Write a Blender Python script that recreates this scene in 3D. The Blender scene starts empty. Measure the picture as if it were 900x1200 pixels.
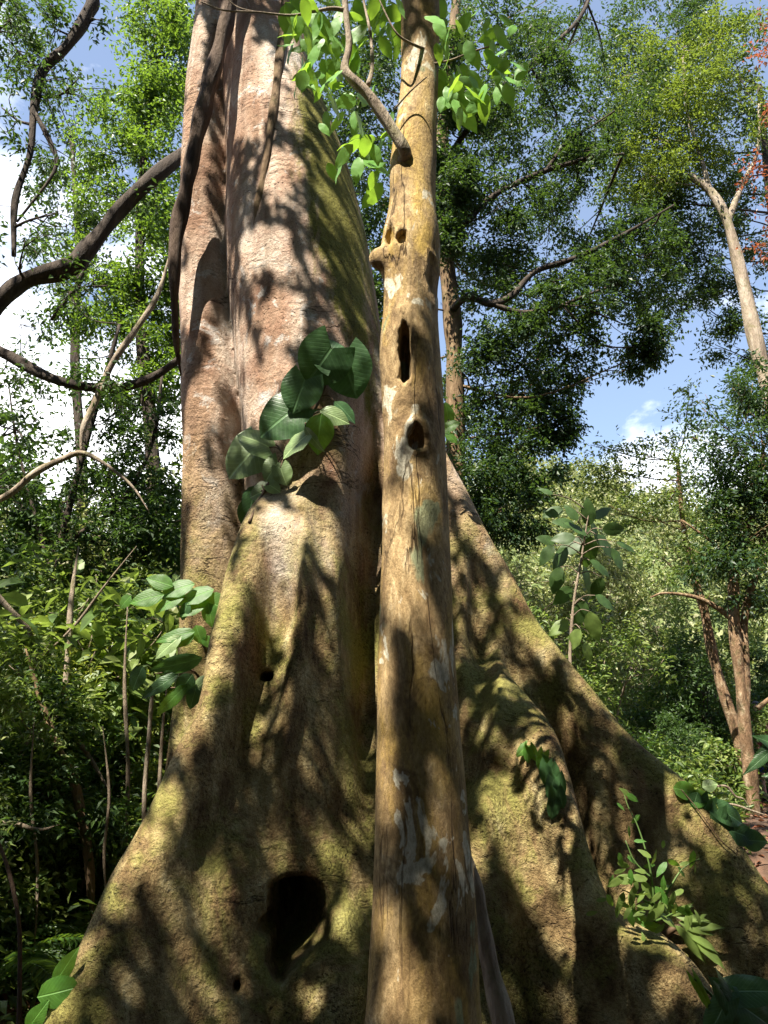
import bpy, math
import numpy as np
from mathutils import Vector
from mathutils.bvhtree import BVHTree

rng = np.random.default_rng(11)
R = math.radians
scene = bpy.context.scene
COL = scene.collection

# ------------------------------------------------------------------ camera
F = 942.0                       # focal length in photo pixels (900 x 1200)
PITCH = R(17.5)
CAM = np.array([0.0, 0.0, 1.6])
CP, SP = math.cos(PITCH), math.sin(PITCH)
cam_data = bpy.data.cameras.new('camera')
cam = bpy.data.objects.new('camera', cam_data)
COL.objects.link(cam)
cam.location = CAM
cam.rotation_euler = (R(90) + PITCH, 0, 0)
cam_data.sensor_fit = 'VERTICAL'
cam_data.angle = 2 * math.atan(600 / F)
cam_data.clip_end = 2000
cam_data.clip_start = 0.05
scene.camera = cam

def ray(px, py):
    u = (px - 450) / F; v = (600 - py) / F
    return np.array([u, CP - v * SP, SP + v * CP])

def P(px, py, Y):
    """world point on the line of sight (px, py) at ground distance Y"""
    d = ray(px, py)
    return CAM + d * (Y / d[1])

def pxm(py, Y):
    """metres per photo pixel at that row and distance"""
    return (Y / ray(450, py)[1]) / F

def project(p):
    d = np.asarray(p) - CAM
    f = d[..., 1] * CP + d[..., 2] * SP
    u = d[..., 0] / f
    v = (-d[..., 1] * SP + d[..., 2] * CP) / f
    return 450 + F * u, 600 - F * v

# ------------------------------------------------------------------ sun, sky
SUN_EL, SUN_AZ = R(57), R(213)
SUN = np.array([math.sin(SUN_AZ) * math.cos(SUN_EL), math.cos(SUN_AZ) * math.cos(SUN_EL), math.sin(SUN_EL)])

# ------------------------------------------------------------------ helpers
def smooth(a, b, x):
    t = np.clip((np.asarray(x, float) - a) / (b - a), 0, 1)
    return t * t * (3 - 2 * t)

def unit(v):
    v = np.asarray(v, float)
    return v / np.maximum(np.linalg.norm(v, axis=-1, keepdims=True), 1e-9)

def terrain(x, y):
    x = np.asarray(x, float); y = np.asarray(y, float)
    h = 0.95 * smooth(6.0, 10.5, y) * smooth(1.5, 4.5, x)
    h = h + 0.25 * smooth(7, 14, y) * smooth(-1, -5, x)
    h = h + 26 * smooth(20, 95, y + 0.22 * np.abs(x - 4)) * (0.9 + 0.18 * np.sin(x * 0.05 + 1.0) + 0.1 * np.sin(x * 0.13))
    h = h + 14 * smooth(25, 90, np.abs(x)) + 6 * smooth(-25, -90, y)
    h = h + 0.06 * np.sin(x * 1.3 + 0.4) * np.sin(y * 1.1) + 0.03 * np.sin(x * 3.1 + y * 2.3)
    return h

class MB:
    """collects vertices and faces, builds ONE mesh object"""
    def __init__(s):
        s.v = []; s.f = []; s.n = 0
    def add(s, verts, faces):
        verts = np.asarray(verts, np.float32).reshape(-1, 3)
        for fa in faces:
            fa = np.asarray(fa, np.int64)
            if fa.size:
                s.f.append(fa + s.n)
        s.v.append(verts); s.n += len(verts)
        return s
    def mesh(s, name, mat, shade=True):
        me = bpy.data.meshes.new(name)
        V = np.concatenate(s.v)
        me.vertices.add(len(V)); me.vertices.foreach_set('co', V.ravel())
        loops = np.concatenate([f.ravel() for f in s.f])
        sizes = np.concatenate([np.full(len(f), f.shape[1]) for f in s.f])
        starts = np.concatenate([[0], np.cumsum(sizes)[:-1]])
        me.loops.add(len(loops)); me.loops.foreach_set('vertex_index', loops.astype(np.int32))
        me.polygons.add(len(sizes))
        me.polygons.foreach_set('loop_start', starts.astype(np.int32))
        me.polygons.foreach_set('use_smooth', np.full(len(sizes), shade))
        me.update(calc_edges=True)
        if mat: me.materials.append(mat)
        return me
    def build(s, name, mat, parent=None, shade=True):
        o = bpy.data.objects.new(name, s.mesh(name, mat, shade))
        COL.objects.link(o)
        if parent is not None:
            o.parent = parent
            if parent.type == 'EMPTY' and not parent.get('local'):
                o.matrix_parent_inverse = parent.matrix_basis.inverted()
        return o

def thing(name, label, cat, loc=(0, 0, 0), group=None, local=False):
    o = bpy.data.objects.new(name, None)
    COL.objects.link(o)
    o.empty_display_size = 0.2
    o.location = loc
    o['label'] = label; o['category'] = cat
    if group: o['group'] = group
    if local: o['local'] = 1
    return o

def tag(o, label, cat, group=None):
    o['label'] = label; o['category'] = cat
    if group: o['group'] = group
    return o

def kind(o, k, label=None):
    o['kind'] = k
    if label: o['label'] = label
    return o

def copy_thing(src, loc, rz, sc, label, group=None):
    r = src.copy(); COL.objects.link(r)
    r.location = loc; r.rotation_euler = (0, 0, rz); r.scale = (sc, sc, sc)
    r['label'] = label
    if group: r['group'] = group
    for ch in list(src.children):
        c = ch.copy(); COL.objects.link(c); c.parent = r
        for g in list(ch.children):
            d = g.copy(); COL.objects.link(d); d.parent = c
    return r

def catmull(pts, n=6):
    """smooth polyline through rows of pts"""
    p = np.asarray(pts, float)
    if len(p) < 3:
        t = np.linspace(0, 1, n + 1)[:, None]
        return p[0] * (1 - t) + p[-1] * t
    q = np.vstack([2 * p[0] - p[1], p, 2 * p[-1] - p[-2]])
    out = []
    for i in range(1, len(q) - 2):
        a, b, c, d = q[i - 1], q[i], q[i + 1], q[i + 2]
        for t in np.linspace(0, 1, n, endpoint=False):
            out.append(0.5 * ((2 * b) + (c - a) * t + (2 * a - 5 * b + 4 * c - d) * t * t + (3 * b - a - 3 * c + d) * t ** 3))
    out.append(p[-1])
    return np.array(out)

def tube(mb, pts, rad, seg=8, n=5, wob=0.0):
    """tapered, slightly uneven round limb through pts"""
    pts = np.asarray(pts, float); rad = np.broadcast_to(np.asarray(rad, float), (len(pts),)) if np.ndim(rad) == 0 else np.asarray(rad, float)
    C = catmull(np.column_stack([pts, rad]), n)
    p, r = C[:, :3], np.maximum(C[:, 3], 0.0008)
    T = unit(np.gradient(p, axis=0))
    up = np.array([0.31, 0.17, 0.93]) if abs(T[0, 2]) < 0.9 else np.array([1.0, 0.2, 0])
    N = np.zeros_like(p); nprev = unit(np.cross(T[0], up))
    for i in range(len(p)):
        nprev = unit(nprev - T[i] * np.dot(nprev, T[i])); N[i] = nprev
    B = np.cross(T, N)
    a = np.linspace(0, 2 * np.pi, seg, endpoint=False)
    rr = r[:, None] * np.ones(seg)
    if wob:
        ph = rng.uniform(0, 6.28, 4)
        s = np.arange(len(p))[:, None]
        rr = rr * (1 + wob * (np.sin(2 * a + ph[0] + s * 0.35) * 0.6 + np.sin(3 * a + ph[1] - s * 0.5) * 0.4 + 0.5 * np.sin(s * 0.9 + ph[2])))
    V = p[:, None] + rr[..., None] * (np.cos(a)[None, :, None] * N[:, None] + np.sin(a)[None, :, None] * B[:, None])
    m = len(p)
    i = np.arange(m - 1)[:, None] * seg; j = np.arange(seg); j2 = (j + 1) % seg
    q = np.stack([i + j, i + j2, i + seg + j2, i + seg + j], -1).reshape(-1, 4)
    V = np.vstack([V.reshape(-1, 3), p[0], p[-1]])
    c0 = np.stack([j2, j, np.full(seg, m * seg)], -1)
    c1 = np.stack([(m - 1) * seg + j, (m - 1) * seg + j2, np.full(seg, m * seg + 1)], -1)
    mb.add(V, [q, c0, c1])
    return p, r

# leaf templates: x along the leaf, y across, z out of the blade
T_RHOMB = (np.array([[0, 0, 0], [.42, .5, .10], [1, 0, -.10], [.42, -.5, .10]]), [np.array([[0, 3, 2], [0, 2, 1]])])
T_OVAL = (np.array([[0, 0, 0], [.5, 0, .0], [1, 0, -.14], [.22, .40, .08], [.62, .42, .06], [.22, -.40, .08], [.62, -.42, .06]]),
          [np.array([[0, 1, 4, 3], [0, 5, 6, 1]]), np.array([[1, 2, 4], [1, 6, 2]])])

def leaves(mb, c, d, nrm, L, W, tpl=T_RHOMB):
    c = np.asarray(c, float)
    d = unit(d); nrm = unit(nrm - d * np.sum(nrm * d, -1, keepdims=True)); s = np.cross(nrm, d)
    tv, tf = tpl
    L = np.asarray(L, float).reshape(-1, 1, 1) * np.ones((len(c), 1, 1)); W = np.asarray(W, float).reshape(-1, 1, 1) * np.ones((len(c), 1, 1))
    V = c[:, None] + L * tv[None, :, :1] * d[:, None] + W * tv[None, :, 1:2] * s[:, None] + L * tv[None, :, 2:] * nrm[:, None]
    k = len(tv); off = (np.arange(len(c)) * k)[:, None, None]
    mb.add(V.reshape(-1, 3), [(off + f[None]).reshape(-1, f.shape[1]) for f in tf])

def blade(kindname, rows=9, cols=5):
    """detailed leaf template for leaves near the camera"""
    s = np.linspace(0, 1, rows)
    if kindname == 'heart':
        w = 0.5 * np.sin(np.pi * np.clip(s * 0.80 + 0.2, 0, 1)) ** 0.75; back = 0.34
    elif kindname == 'oval':
        w = 0.5 * np.sin(np.pi * np.clip(s * 0.97 + 0.03, 0, 1) ** 0.85) ** 0.85; back = 0.0
    elif kindname == 'round':
        w = 0.5 * np.sqrt(np.clip(1 - (2 * s - 1) ** 2, 0, 1)) ; back = 0.1
    else:                                       # lance
        w = 0.5 * np.sin(np.pi * s ** 0.7) ** 1.1; back = 0.0
    w[-1] = 0.004; 
    if back == 0: w[0] = 0.02
    t = np.linspace(-1, 1, cols)
    V = np.zeros((rows, cols, 3))
    V[..., 1] = w[:, None] * t
    V[..., 0] = s[:, None] - back * (1 - s[:, None]) ** 2 * np.abs(t) * 1.0
    V[..., 2] = 0.20 * np.abs(t) * w[:, None] - 0.22 * (s[:, None] ** 2) + 0.018 * np.sin(s[:, None] * 16 + np.abs(t) * 2 + t) * np.abs(t) - 0.10 * (t * w[:, None] * 2) ** 2
    i = np.arange(rows - 1)[:, None] * cols + np.arange(cols - 1)
    q = np.stack([i, i + cols, i + cols + 1, i + 1], -1).reshape(-1, 4)
    return V.reshape(-1, 3), [q]
B_HEART, B_OVAL, B_LANCE, B_ROUND = blade('heart', 13, 9), blade('oval'), blade('lance'), blade('round')

def rnd_dir(n, flat=1.0):
    v = rng.normal(size=(n, 3)); v[:, 2] *= flat
    return unit(v)

def foliage(mb, clumps, per=26, leafL=0.10, ratio=0.42, twig=0.35, lpt=9, tpl=T_RHOMB, droop=-0.25, tilt=0.55, shell=0.45):
    """clumps: rows (x, y, z, rx, ry, rz, twigs); sprays of leaves along short twigs filling each clump"""
    for cl in clumps:
        c = np.array(cl[:3]); rad = np.array(cl[3:6]); nt = int(per * (cl[6] if len(cl) > 6 else 1))
        if nt < 1: continue
        m = max(4, nt // 16)
        us = rnd_dir(m); rs = rng.uniform(0, 1, m) ** shell
        ph = rng.uniform(0, 6.28, 3)            # uneven outline: lobes and bites
        lob = 1 + 0.26 * np.sin(3 * us[:, 0] + ph[0] + 2 * us[:, 2]) + 0.2 * np.sin(5 * us[:, 1] + ph[1] + 3 * us[:, 0])
        sub = c + us * (rs * lob)[:, None] * rad
        w_ = rng.uniform(.3, 1.0, m); k_ = rng.choice(m, nt, p=w_ / w_.sum())
        u = us[k_]
        base = sub[k_] + rng.normal(size=(nt, 3)) * rad * np.array([.17, .17, .11])
        out = unit(u * 0.7 + rnd_dir(nt) * 0.8 + np.array([0, 0, droop]))
        k = lpt
        s = (np.arange(k) + rng.uniform(0, 1, (nt, k))) / k
        tl = twig * rng.uniform(0.6, 1.3, (nt, 1))
        pos = base[:, None] + out[:, None] * (s * tl)[..., None] + rng.normal(size=(nt, k, 3)) * leafL * 0.35
        side = unit(np.cross(out, [0.05, 0.02, 1.0]))
        sg = np.where(np.arange(k) % 2, 1, -1)[None, :, None]
        d = unit(out[:, None] * 0.5 + side[:, None] * sg * 0.8 + rng.normal(size=(nt, k, 3)) * 0.45 + np.array([0, 0, droop]))
        nr = unit(np.array([0, 0, 1.0]) + rng.normal(size=(nt, k, 3)) * tilt)
        L = leafL * rng.uniform(0.6, 1.25, nt * k)
        leaves(mb, pos.reshape(-1, 3), d.reshape(-1, 3), nr.reshape(-1, 3), L, L * ratio * rng.uniform(0.8, 1.2, nt * k), tpl)

# ------------------------------------------------------------------ materials
def mat_new(name):
    m = bpy.data.materials.new(name); m.use_nodes = True
    nt = m.node_tree; nt.nodes.clear()
    out = nt.nodes.new('ShaderNodeOutputMaterial')
    return m, nt, out

def N(nt, typ, **kw):
    n = nt.nodes.new(typ)
    for k, v in kw.items():
        if k in n.inputs: n.inputs[k].default_value = v
        else: setattr(n, k, v)
    return n

def ramp(nt, src, stops, interp='LINEAR'):
    r = nt.nodes.new('ShaderNodeValToRGB'); e = r.color_ramp.elements
    r.color_ramp.interpolation = interp
    while len(e) < len(stops): e.new(0.5)
    for el, (p, c) in zip(e, stops):
        el.position = p; el.color = (*c, 1) if len(c) == 3 else (c[0], c[0], c[0], 1)
    nt.links.new(src, r.inputs[0])
    return r.outputs[0]

def mix(nt, fac, a, b, blend='MIX'):
    m = nt.nodes.new('ShaderNodeMix'); m.data_type = 'RGBA'; m.blend_type = blend
    for sock, v in ((m.inputs[0], fac), (m.inputs[6], a), (m.inputs[7], b)):
        if hasattr(v, 'links'): nt.links.new(v, sock)
        elif isinstance(v, (int, float)): sock.default_value = v
        else: sock.default_value = (*v, 1)
    return m.outputs[2]

def mth(nt, op, a, b=0.0, clamp=False):
    m = nt.nodes.new('ShaderNodeMath'); m.operation = op; m.use_clamp = clamp
    for sock, v in ((m.inputs[0], a), (m.inputs[1], b)):
        if hasattr(v, 'links'): nt.links.new(v, sock)
        else: sock.default_value = v
    return m.outputs[0]

def noise(nt, vec, scale, detail=4, rough=0.55, dist=0.0):
    n = N(nt, 'ShaderNodeTexNoise'); n.inputs['Scale'].default_value = scale
    n.inputs['Detail'].default_value = detail; n.inputs['Roughness'].default_value = rough; n.inputs['Distortion'].default_value = dist
    if vec is not None: nt.links.new(vec, n.inputs['Vector'])
    return n.outputs['Fac']

def stretched(nt, vec, sc):
    m = N(nt, 'ShaderNodeMapping'); m.inputs['Scale'].default_value = sc
    nt.links.new(vec, m.inputs['Vector']); return m.outputs[0]

def leaf_mat(name, cols, trans, tw=0.35, rough=0.42, spec=0.5, veins=False):
    """cols: dark-to-light leaf colours, picked at random for every leaf"""
    m, nt, out = mat_new(name)
    g = N(nt, 'ShaderNodeNewGeometry')
    n = len(cols)
    c = ramp(nt, g.outputs['Random Per Island'], [(i / max(n - 1, 1), q) for i, q in enumerate(cols)])
    tc = N(nt, 'ShaderNodeTexCoord')
    spots = ramp(nt, noise(nt, tc.outputs['Object'], 14, 3), [(0.3, (0.7, 0.7, 0.7)), (0.7, (1.15, 1.15, 1.15))])
    c = mix(nt, 1.0, c, spots, 'MULTIPLY')
    p = N(nt, 'ShaderNodeBsdfPrincipled'); p.inputs['Roughness'].default_value = rough
    p.inputs['Specular IOR Level'].default_value = spec
    if veins:                                   # midrib and side veins, laid along the blade
        uv = N(nt, 'ShaderNodeUVMap'); us = N(nt, 'ShaderNodeSeparateXYZ'); nt.links.new(uv.outputs[0], us.inputs[0])
        ay = mth(nt, 'ABSOLUTE', us.outputs['Y'])
        ph = mth(nt, 'MULTIPLY', mth(nt, 'SUBTRACT', us.outputs['X'], mth(nt, 'MULTIPLY', ay, 0.75)), 58.0)
        sv = mth(nt, 'POWER', mth(nt, 'ABSOLUTE', mth(nt, 'COSINE', mth(nt, 'MULTIPLY', ph, 0.5))), 14.0)
        rib = ramp(nt, ay, [(0.012, (1,)), (0.03, (0,))])
        vn = mth(nt, 'MAXIMUM', mth(nt, 'MULTIPLY', sv, 0.22), rib)
        c = mix(nt, mth(nt, 'MULTIPLY', vn, 0.55), c, tuple(min(1, 2.6 * k + 0.05) for k in cols[-1]))
        b = N(nt, 'ShaderNodeBump'); b.inputs['Strength'].default_value = 0.5; b.inputs['Distance'].default_value = 0.006
        hh = mth(nt, 'ADD', mth(nt, 'MULTIPLY', vn, -0.8), mth(nt, 'MULTIPLY', noise(nt, tc.outputs['Object'], 40, 3), 0.5))
        nt.links.new(hh, b.inputs['Height']); nt.links.new(b.outputs[0], p.inputs['Normal'])
    nt.links.new(c, p.inputs['Base Color'])
    t = N(nt, 'ShaderNodeBsdfTranslucent')
    tcv = mix(nt, 1.0, spots, trans, 'MULTIPLY'); nt.links.new(tcv, t.inputs['Color'])
    mx = N(nt, 'ShaderNodeMixShader'); mx.inputs[0].default_value = tw
    nt.links.new(p.outputs[0], mx.inputs[1]); nt.links.new(t.outputs[0], mx.inputs[2])
    nt.links.new(mx.outputs[0], out.inputs[0])
    return m

def bark_mat(name, dark, mid, pale, scale=6.0, moss=None, bump=0.9, stretch=(1, 1, 0.25)):
    m, nt, out = mat_new(name)
    tc = N(nt, 'ShaderNodeTexCoord'); v = tc.outputs['Object']
    n1 = noise(nt, stretched(nt, v, stretch), scale, 6, 0.62, 0.4)
    n2 = noise(nt, v, scale * 0.35, 3)
    c = ramp(nt, n1, [(0.3, dark), (0.5, mid), (0.72, pale)])
    c = mix(nt, ramp(nt, n2, [(0.45, (0,)), (0.7, (1,))]), c, mid)
    if moss:
        c = mix(nt, ramp(nt, noise(nt, v, scale * 0.8, 5, 0.7), [(0.5, (0,)), (0.68, (0.8,))]), c, moss)
    p = N(nt, 'ShaderNodeBsdfPrincipled'); p.inputs['Roughness'].default_value = 0.85
    p.inputs['Specular IOR Level'].default_value = 0.25
    nt.links.new(c, p.inputs['Base Color'])
    b = N(nt, 'ShaderNodeBump'); b.inputs['Strength'].default_value = bump; b.inputs['Distance'].default_value = 0.03
    nt.links.new(mth(nt, 'ADD', noise(nt, stretched(nt, v, stretch), scale * 4, 6, 0.7), mth(nt, 'MULTIPLY', n1, 1.5)), b.inputs['Height'])
    nt.links.new(b.outputs[0], p.inputs['Normal']); nt.links.new(p.outputs[0], out.inputs[0])
    return m

def giant_bark():
    m, nt, out = mat_new('buttress_bark')
    tc = N(nt, 'ShaderNodeTexCoord'); v = tc.outputs['Object']
    sep = N(nt, 'ShaderNodeSeparateXYZ'); nt.links.new(v, sep.inputs[0])
    z = sep.outputs['Z']
    geo = N(nt, 'ShaderNodeNewGeometry')
    gs = N(nt, 'ShaderNodeSeparateXYZ'); nt.links.new(geo.outputs['Normal'], gs.inputs[0])
    big = noise(nt, stretched(nt, v, (1, 1, 0.45)), 1.6, 5, 0.6, 0.6)
    midn = noise(nt, stretched(nt, v, (1, 1, 0.6)), 6, 6, 0.65, 0.3)
    fine = noise(nt, v, 55, 4, 0.7)
    grain = noise(nt, v, 180, 2, 0.6)
    # smooth pinkish upper bark
    up = ramp(nt, big, [(0.30, (0.16, 0.09, 0.055)), (0.42, (0.33, 0.215, 0.145)), (0.54, (0.48, 0.38, 0.30)), (0.68, (0.60, 0.545, 0.48))])
    up = mix(nt, ramp(nt, midn, [(0.42, (0,)), (0.70, (0.7,))]), up, (0.27, 0.14, 0.09))
    lich = ramp(nt, noise(nt, v, 4.2, 6, 0.72, 0.8), [(0.57, (0,)), (0.64, (0.75,))])
    up = mix(nt, lich, up, (0.55, 0.52, 0.49))
    # rough olive-brown lower bark
    lo = ramp(nt, midn, [(0.30, (0.07, 0.042, 0.018)), (0.44, (0.19, 0.13, 0.058)), (0.58, (0.34, 0.265, 0.125)), (0.72, (0.50, 0.43, 0.25))])
    mossf = ramp(nt, mth(nt, 'ADD', noise(nt, v, 2.3, 6, 0.7, 0.5), mth(nt, 'MULTIPLY', gs.outputs['Z'], 0.12)), [(0.49, (0,)), (0.62, (0.85,))])
    lo = mix(nt, mossf, lo, mix(nt, fine, (0.10, 0.10, 0.024), (0.29, 0.275, 0.075)))
    red = ramp(nt, noise(nt, stretched(nt, v, (1, 1, 0.4)), 3.1, 4, 0.6), [(0.60, (0,)), (0.74, (0.5,))])
    lo = mix(nt, red, lo, (0.34, 0.16, 0.10))
    hb = ramp(nt, mth(nt, 'ADD', mth(nt, 'MULTIPLY', z, 0.1), mth(nt, 'MULTIPLY', mth(nt, 'SUBTRACT', big, 0.5), 0.25)), [(0.27, (0,)), (0.43, (1,))])
    c = mix(nt, hb, lo, up)
    # moss streak down the right flank of the upper trunk
    x = sep.outputs['X']
    axis = mth(nt, 'MULTIPLY', mth(nt, 'SUBTRACT', z, 6.2), 0.16)       # streak leans with the trunk
    dx = mth(nt, 'ABSOLUTE', mth(nt, 'ADD', mth(nt, 'ADD', x, 0.42), axis))
    st = mth(nt, 'SUBTRACT', 0.42, mth(nt, 'MULTIPLY', dx, 1.5))
    zz = mth(nt, 'ABSOLUTE', mth(nt, 'SUBTRACT', z, 6.2))
    st = mth(nt, 'SUBTRACT', st, mth(nt, 'MULTIPLY', mth(nt, 'MULTIPLY', zz, zz), 0.085))
    st = mth(nt, 'ADD', st, mth(nt, 'MULTIPLY', mth(nt, 'SUBTRACT', noise(nt, stretched(nt, v, (1, 1, 0.3)), 7, 5, 0.7), 0.5), 0.9))
    c = mix(nt, ramp(nt, mth(nt, 'ADD', st, 0.14), [(0.10, (0,)), (0.30, (0.95,))]), c, mix(nt, fine, (0.07, 0.07, 0.010), (0.21, 0.20, 0.028)))
    patch = ramp(nt, noise(nt, v, 2.1, 4, 0.6, 0.6), [(0.42, (0.12,)), (0.60, (1,))])
    patch = mth(nt, 'MULTIPLY', patch, ramp(nt, hb, [(0.0, (1,)), (1.0, (0.4,))]))
    c = mix(nt, patch, c, mix(nt, 1.0, c, ramp(nt, fine, [(0.36, (0.36, 0.32, 0.27)), (0.54, (1.1, 1.1, 1.1))]), 'MULTIPLY'))
    drip = ramp(nt, noise(nt, stretched(nt, v, (1, 1, 0.10)), 5.5, 5, 0.6, 0.3), [(0.54, (0,)), (0.68, (0.65,))])
    c = mix(nt, drip, c, mix(nt, 1.0, c, (0.42, 0.34, 0.27), 'MULTIPLY'))
    c = mix(nt, 1.0, c, ramp(nt, grain, [(0.34, (0.72, 0.70, 0.67)), (0.56, (1.06, 1.06, 1.06))]), 'MULTIPLY')
    p = N(nt, 'ShaderNodeBsdfPrincipled'); p.inputs['Roughness'].default_value = 0.88
    p.inputs['Specular IOR Level'].default_value = 0.2
    nt.links.new(c, p.inputs['Base Color'])
    # growth wrinkles across the limb, pits and grain
    wr = N(nt, 'ShaderNodeTexWave'); wr.wave_type = 'BANDS'; wr.bands_direction = 'Z'
    wr.inputs['Scale'].default_value = 4.2; wr.inputs['Distortion'].default_value = 11; wr.inputs['Detail'].default_value = 4
    wr.inputs['Detail Scale'].default_value = 1.4; wr.inputs['Detail Roughness'].default_value = 0.6
    nt.links.new(v, wr.inputs['Vector'])
    wv = N(nt, 'ShaderNodeVectorMath'); wv.operation = 'ADD'
    nn = N(nt, 'ShaderNodeTexNoise'); nn.inputs['Scale'].default_value = 2.2; nn.inputs['Detail'].default_value = 5
    nt.links.new(v, nn.inputs['Vector']); nt.links.new(stretched(nt, v, (0.55, 0.55, 1.3)), wv.inputs[0]); nt.links.new(nn.outputs['Color'], wv.inputs[1])
    cr = mth(nt, 'ABSOLUTE', mth(nt, 'SUBTRACT', noise(nt, stretched(nt, v, (0.5, 0.5, 2.0)), 1.3, 6, 0.55, 0.4), 0.5))
    crack = ramp(nt, cr, [(0.0, (0,)), (0.006, (1,))])
    crackmask = ramp(nt, noise(nt, v, 0.9, 3), [(0.54, (1,)), (0.60, (0,))])
    crack = mth(nt, 'MAXIMUM', crack, crackmask)
    h = mth(nt, 'ADD', mth(nt, 'MULTIPLY', mth(nt, 'MULTIPLY', wr.outputs['Fac'], ramp(nt, noise(nt, v, 1.7, 3), [(0.50, (0.03,)), (0.66, (0.8,))])), 0.17), mth(nt, 'MULTIPLY', midn, 1.0))
    h = mth(nt, 'ADD', h, mth(nt, 'MULTIPLY', mth(nt, 'MULTIPLY', fine, patch), 0.8))
    med = noise(nt, v, 17, 5, 0.7, 0.4); h = mth(nt, 'ADD', h, mth(nt, 'MULTIPLY', med, ramp(nt, hb, [(0.0, (0.9,)), (1.0, (0.45,))])))
    h = mth(nt, 'ADD', h, mth(nt, 'MULTIPLY', crack, 0.5))
    h = mth(nt, 'ADD', h, mth(nt, 'MULTIPLY', grain, 0.12))
    pit = N(nt, 'ShaderNodeTexVoronoi'); pit.inputs['Scale'].default_value = 26; nt.links.new(wv.outputs[0], pit.inputs['Vector'])
    pits = ramp(nt, pit.outputs['Distance'], [(0.10, (0,)), (0.26, (1,))])
    pmask = ramp(nt, noise(nt, v, 2.6, 4), [(0.46, (1,)), (0.58, (0,))])
    pits = mth(nt, 'MAXIMUM', pits, pmask)
    h = mth(nt, 'ADD', h, mth(nt, 'MULTIPLY', pits, 0.35))
    pit_tone = mix(nt, pits, mix(nt, 1.0, c, (0.35, 0.32, 0.3), 'MULTIPLY'), c); pit_tone = mix(nt, crack, mix(nt, 1.0, pit_tone, (0.2, 0.18, 0.16), 'MULTIPLY'), pit_tone)  # bark colour darkened in pits and cracks
    nt.links.new(pit_tone, p.inputs['Base Color'])
    b = N(nt, 'ShaderNodeBump'); b.inputs['Strength'].default_value = 1.0; b.inputs['Distance'].default_value = 0.04
    nt.links.new(h, b.inputs['Height']); nt.links.new(b.outputs[0], p.inputs['Normal'])
    nt.links.new(p.outputs[0], out.inputs[0])
    return m

def slender_bark():
    m, nt, out = mat_new('slender_tree_bark')
    tc = N(nt, 'ShaderNodeTexCoord'); v = tc.outputs['Object']
    vs = stretched(nt, v, (1, 1, 0.38))
    a = noise(nt, vs, 8, 8, 0.68, 0.7)
    c = ramp(nt, a, [(0.28, (0.16, 0.10, 0.05)), (0.42, (0.25, 0.165, 0.075)), (0.57, (0.41, 0.295, 0.15)), (0.75, (0.60, 0.50, 0.34))])
    och = ramp(nt, noise(nt, stretched(nt, v, (1, 1, 0.3)), 4.5, 5, 0.65, 0.5), [(0.5, (0,)), (0.66, (0.75,))])
    c = mix(nt, och, c, (0.46, 0.31, 0.06))
    sep = N(nt, 'ShaderNodeSeparateXYZ'); nt.links.new(v, sep.inputs[0])
    low = ramp(nt, mth(nt, 'MULTIPLY', sep.outputs['Z'], 0.25), [(0.2, (0.6,)), (0.6, (0,))])
    st = ramp(nt, noise(nt, stretched(nt, v, (1, 1, 0.12)), 12, 5, 0.65), [(0.42, (0,)), (0.62, (1,))])
    c = mix(nt, mth(nt, 'MULTIPLY', low, st), c, (0.13, 0.085, 0.022))
    dk = ramp(nt, noise(nt, v, 5.5, 5, 0.7, 0.6), [(0.53, (0,)), (0.64, (0.8,))])
    c = mix(nt, dk, c, (0.13, 0.08, 0.035))
    lich = ramp(nt, noise(nt, stretched(nt, v, (1, 1, 0.6)), 6.5, 4, 0.6, 0.6), [(0.60, (0,)), (0.625, (0.85,))])
    c = mix(nt, lich, c, (0.56, 0.53, 0.42))
    gl = ramp(nt, noise(nt, stretched(nt, v, (1, 1, 0.5)), 5.1, 3, 0.5, 0.3), [(0.64, (0,)), (0.66, (0.75,))])
    c = mix(nt, gl, c, (0.22, 0.27, 0.16))
    fine = noise(nt, stretched(nt, v, (1, 1, 0.5)), 70, 6, 0.75)
    c = mix(nt, 1.0, c, ramp(nt, fine, [(0.32, (0.5, 0.47, 0.42)), (0.62, (1.12, 1.12, 1.12))]), 'MULTIPLY')
    p = N(nt, 'ShaderNodeBsdfPrincipled'); p.inputs['Roughness'].default_value = 0.8
    p.inputs['Specular IOR Level'].default_value = 0.25
    nt.links.new(c, p.inputs['Base Color'])
    fz = mth(nt, 'ABSOLUTE', mth(nt, 'SUBTRACT', noise(nt, stretched(nt, v, (1, 1, 0.11)), 5.2, 5, 0.55, 0.25), 0.5))
    fis = mth(nt, 'MAXIMUM', ramp(nt, fz, [(0.0, (0,)), (0.010, (1,))]), ramp(nt, noise(nt, v, 1.6, 3), [(0.46, (1,)), (0.56, (0,))]))
    c2 = mix(nt, fis, mix(nt, 1.0, c, (0.25, 0.2, 0.15), 'MULTIPLY'), c); nt.links.new(c2, p.inputs['Base Color'])
    h = mth(nt, 'ADD', mth(nt, 'MULTIPLY', a, 0.9), mth(nt, 'MULTIPLY', fine, 0.5))
    h = mth(nt, 'ADD', h, mth(nt, 'MULTIPLY', fis, 0.4))
    b = N(nt, 'ShaderNodeBump'); b.inputs['Strength'].default_value = 0.9; b.inputs['Distance'].default_value = 0.02
    nt.links.new(h, b.inputs['Height']); nt.links.new(b.outputs[0], p.inputs['Normal'])
    nt.links.new(p.outputs[0], out.inputs[0])
    return m

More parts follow.
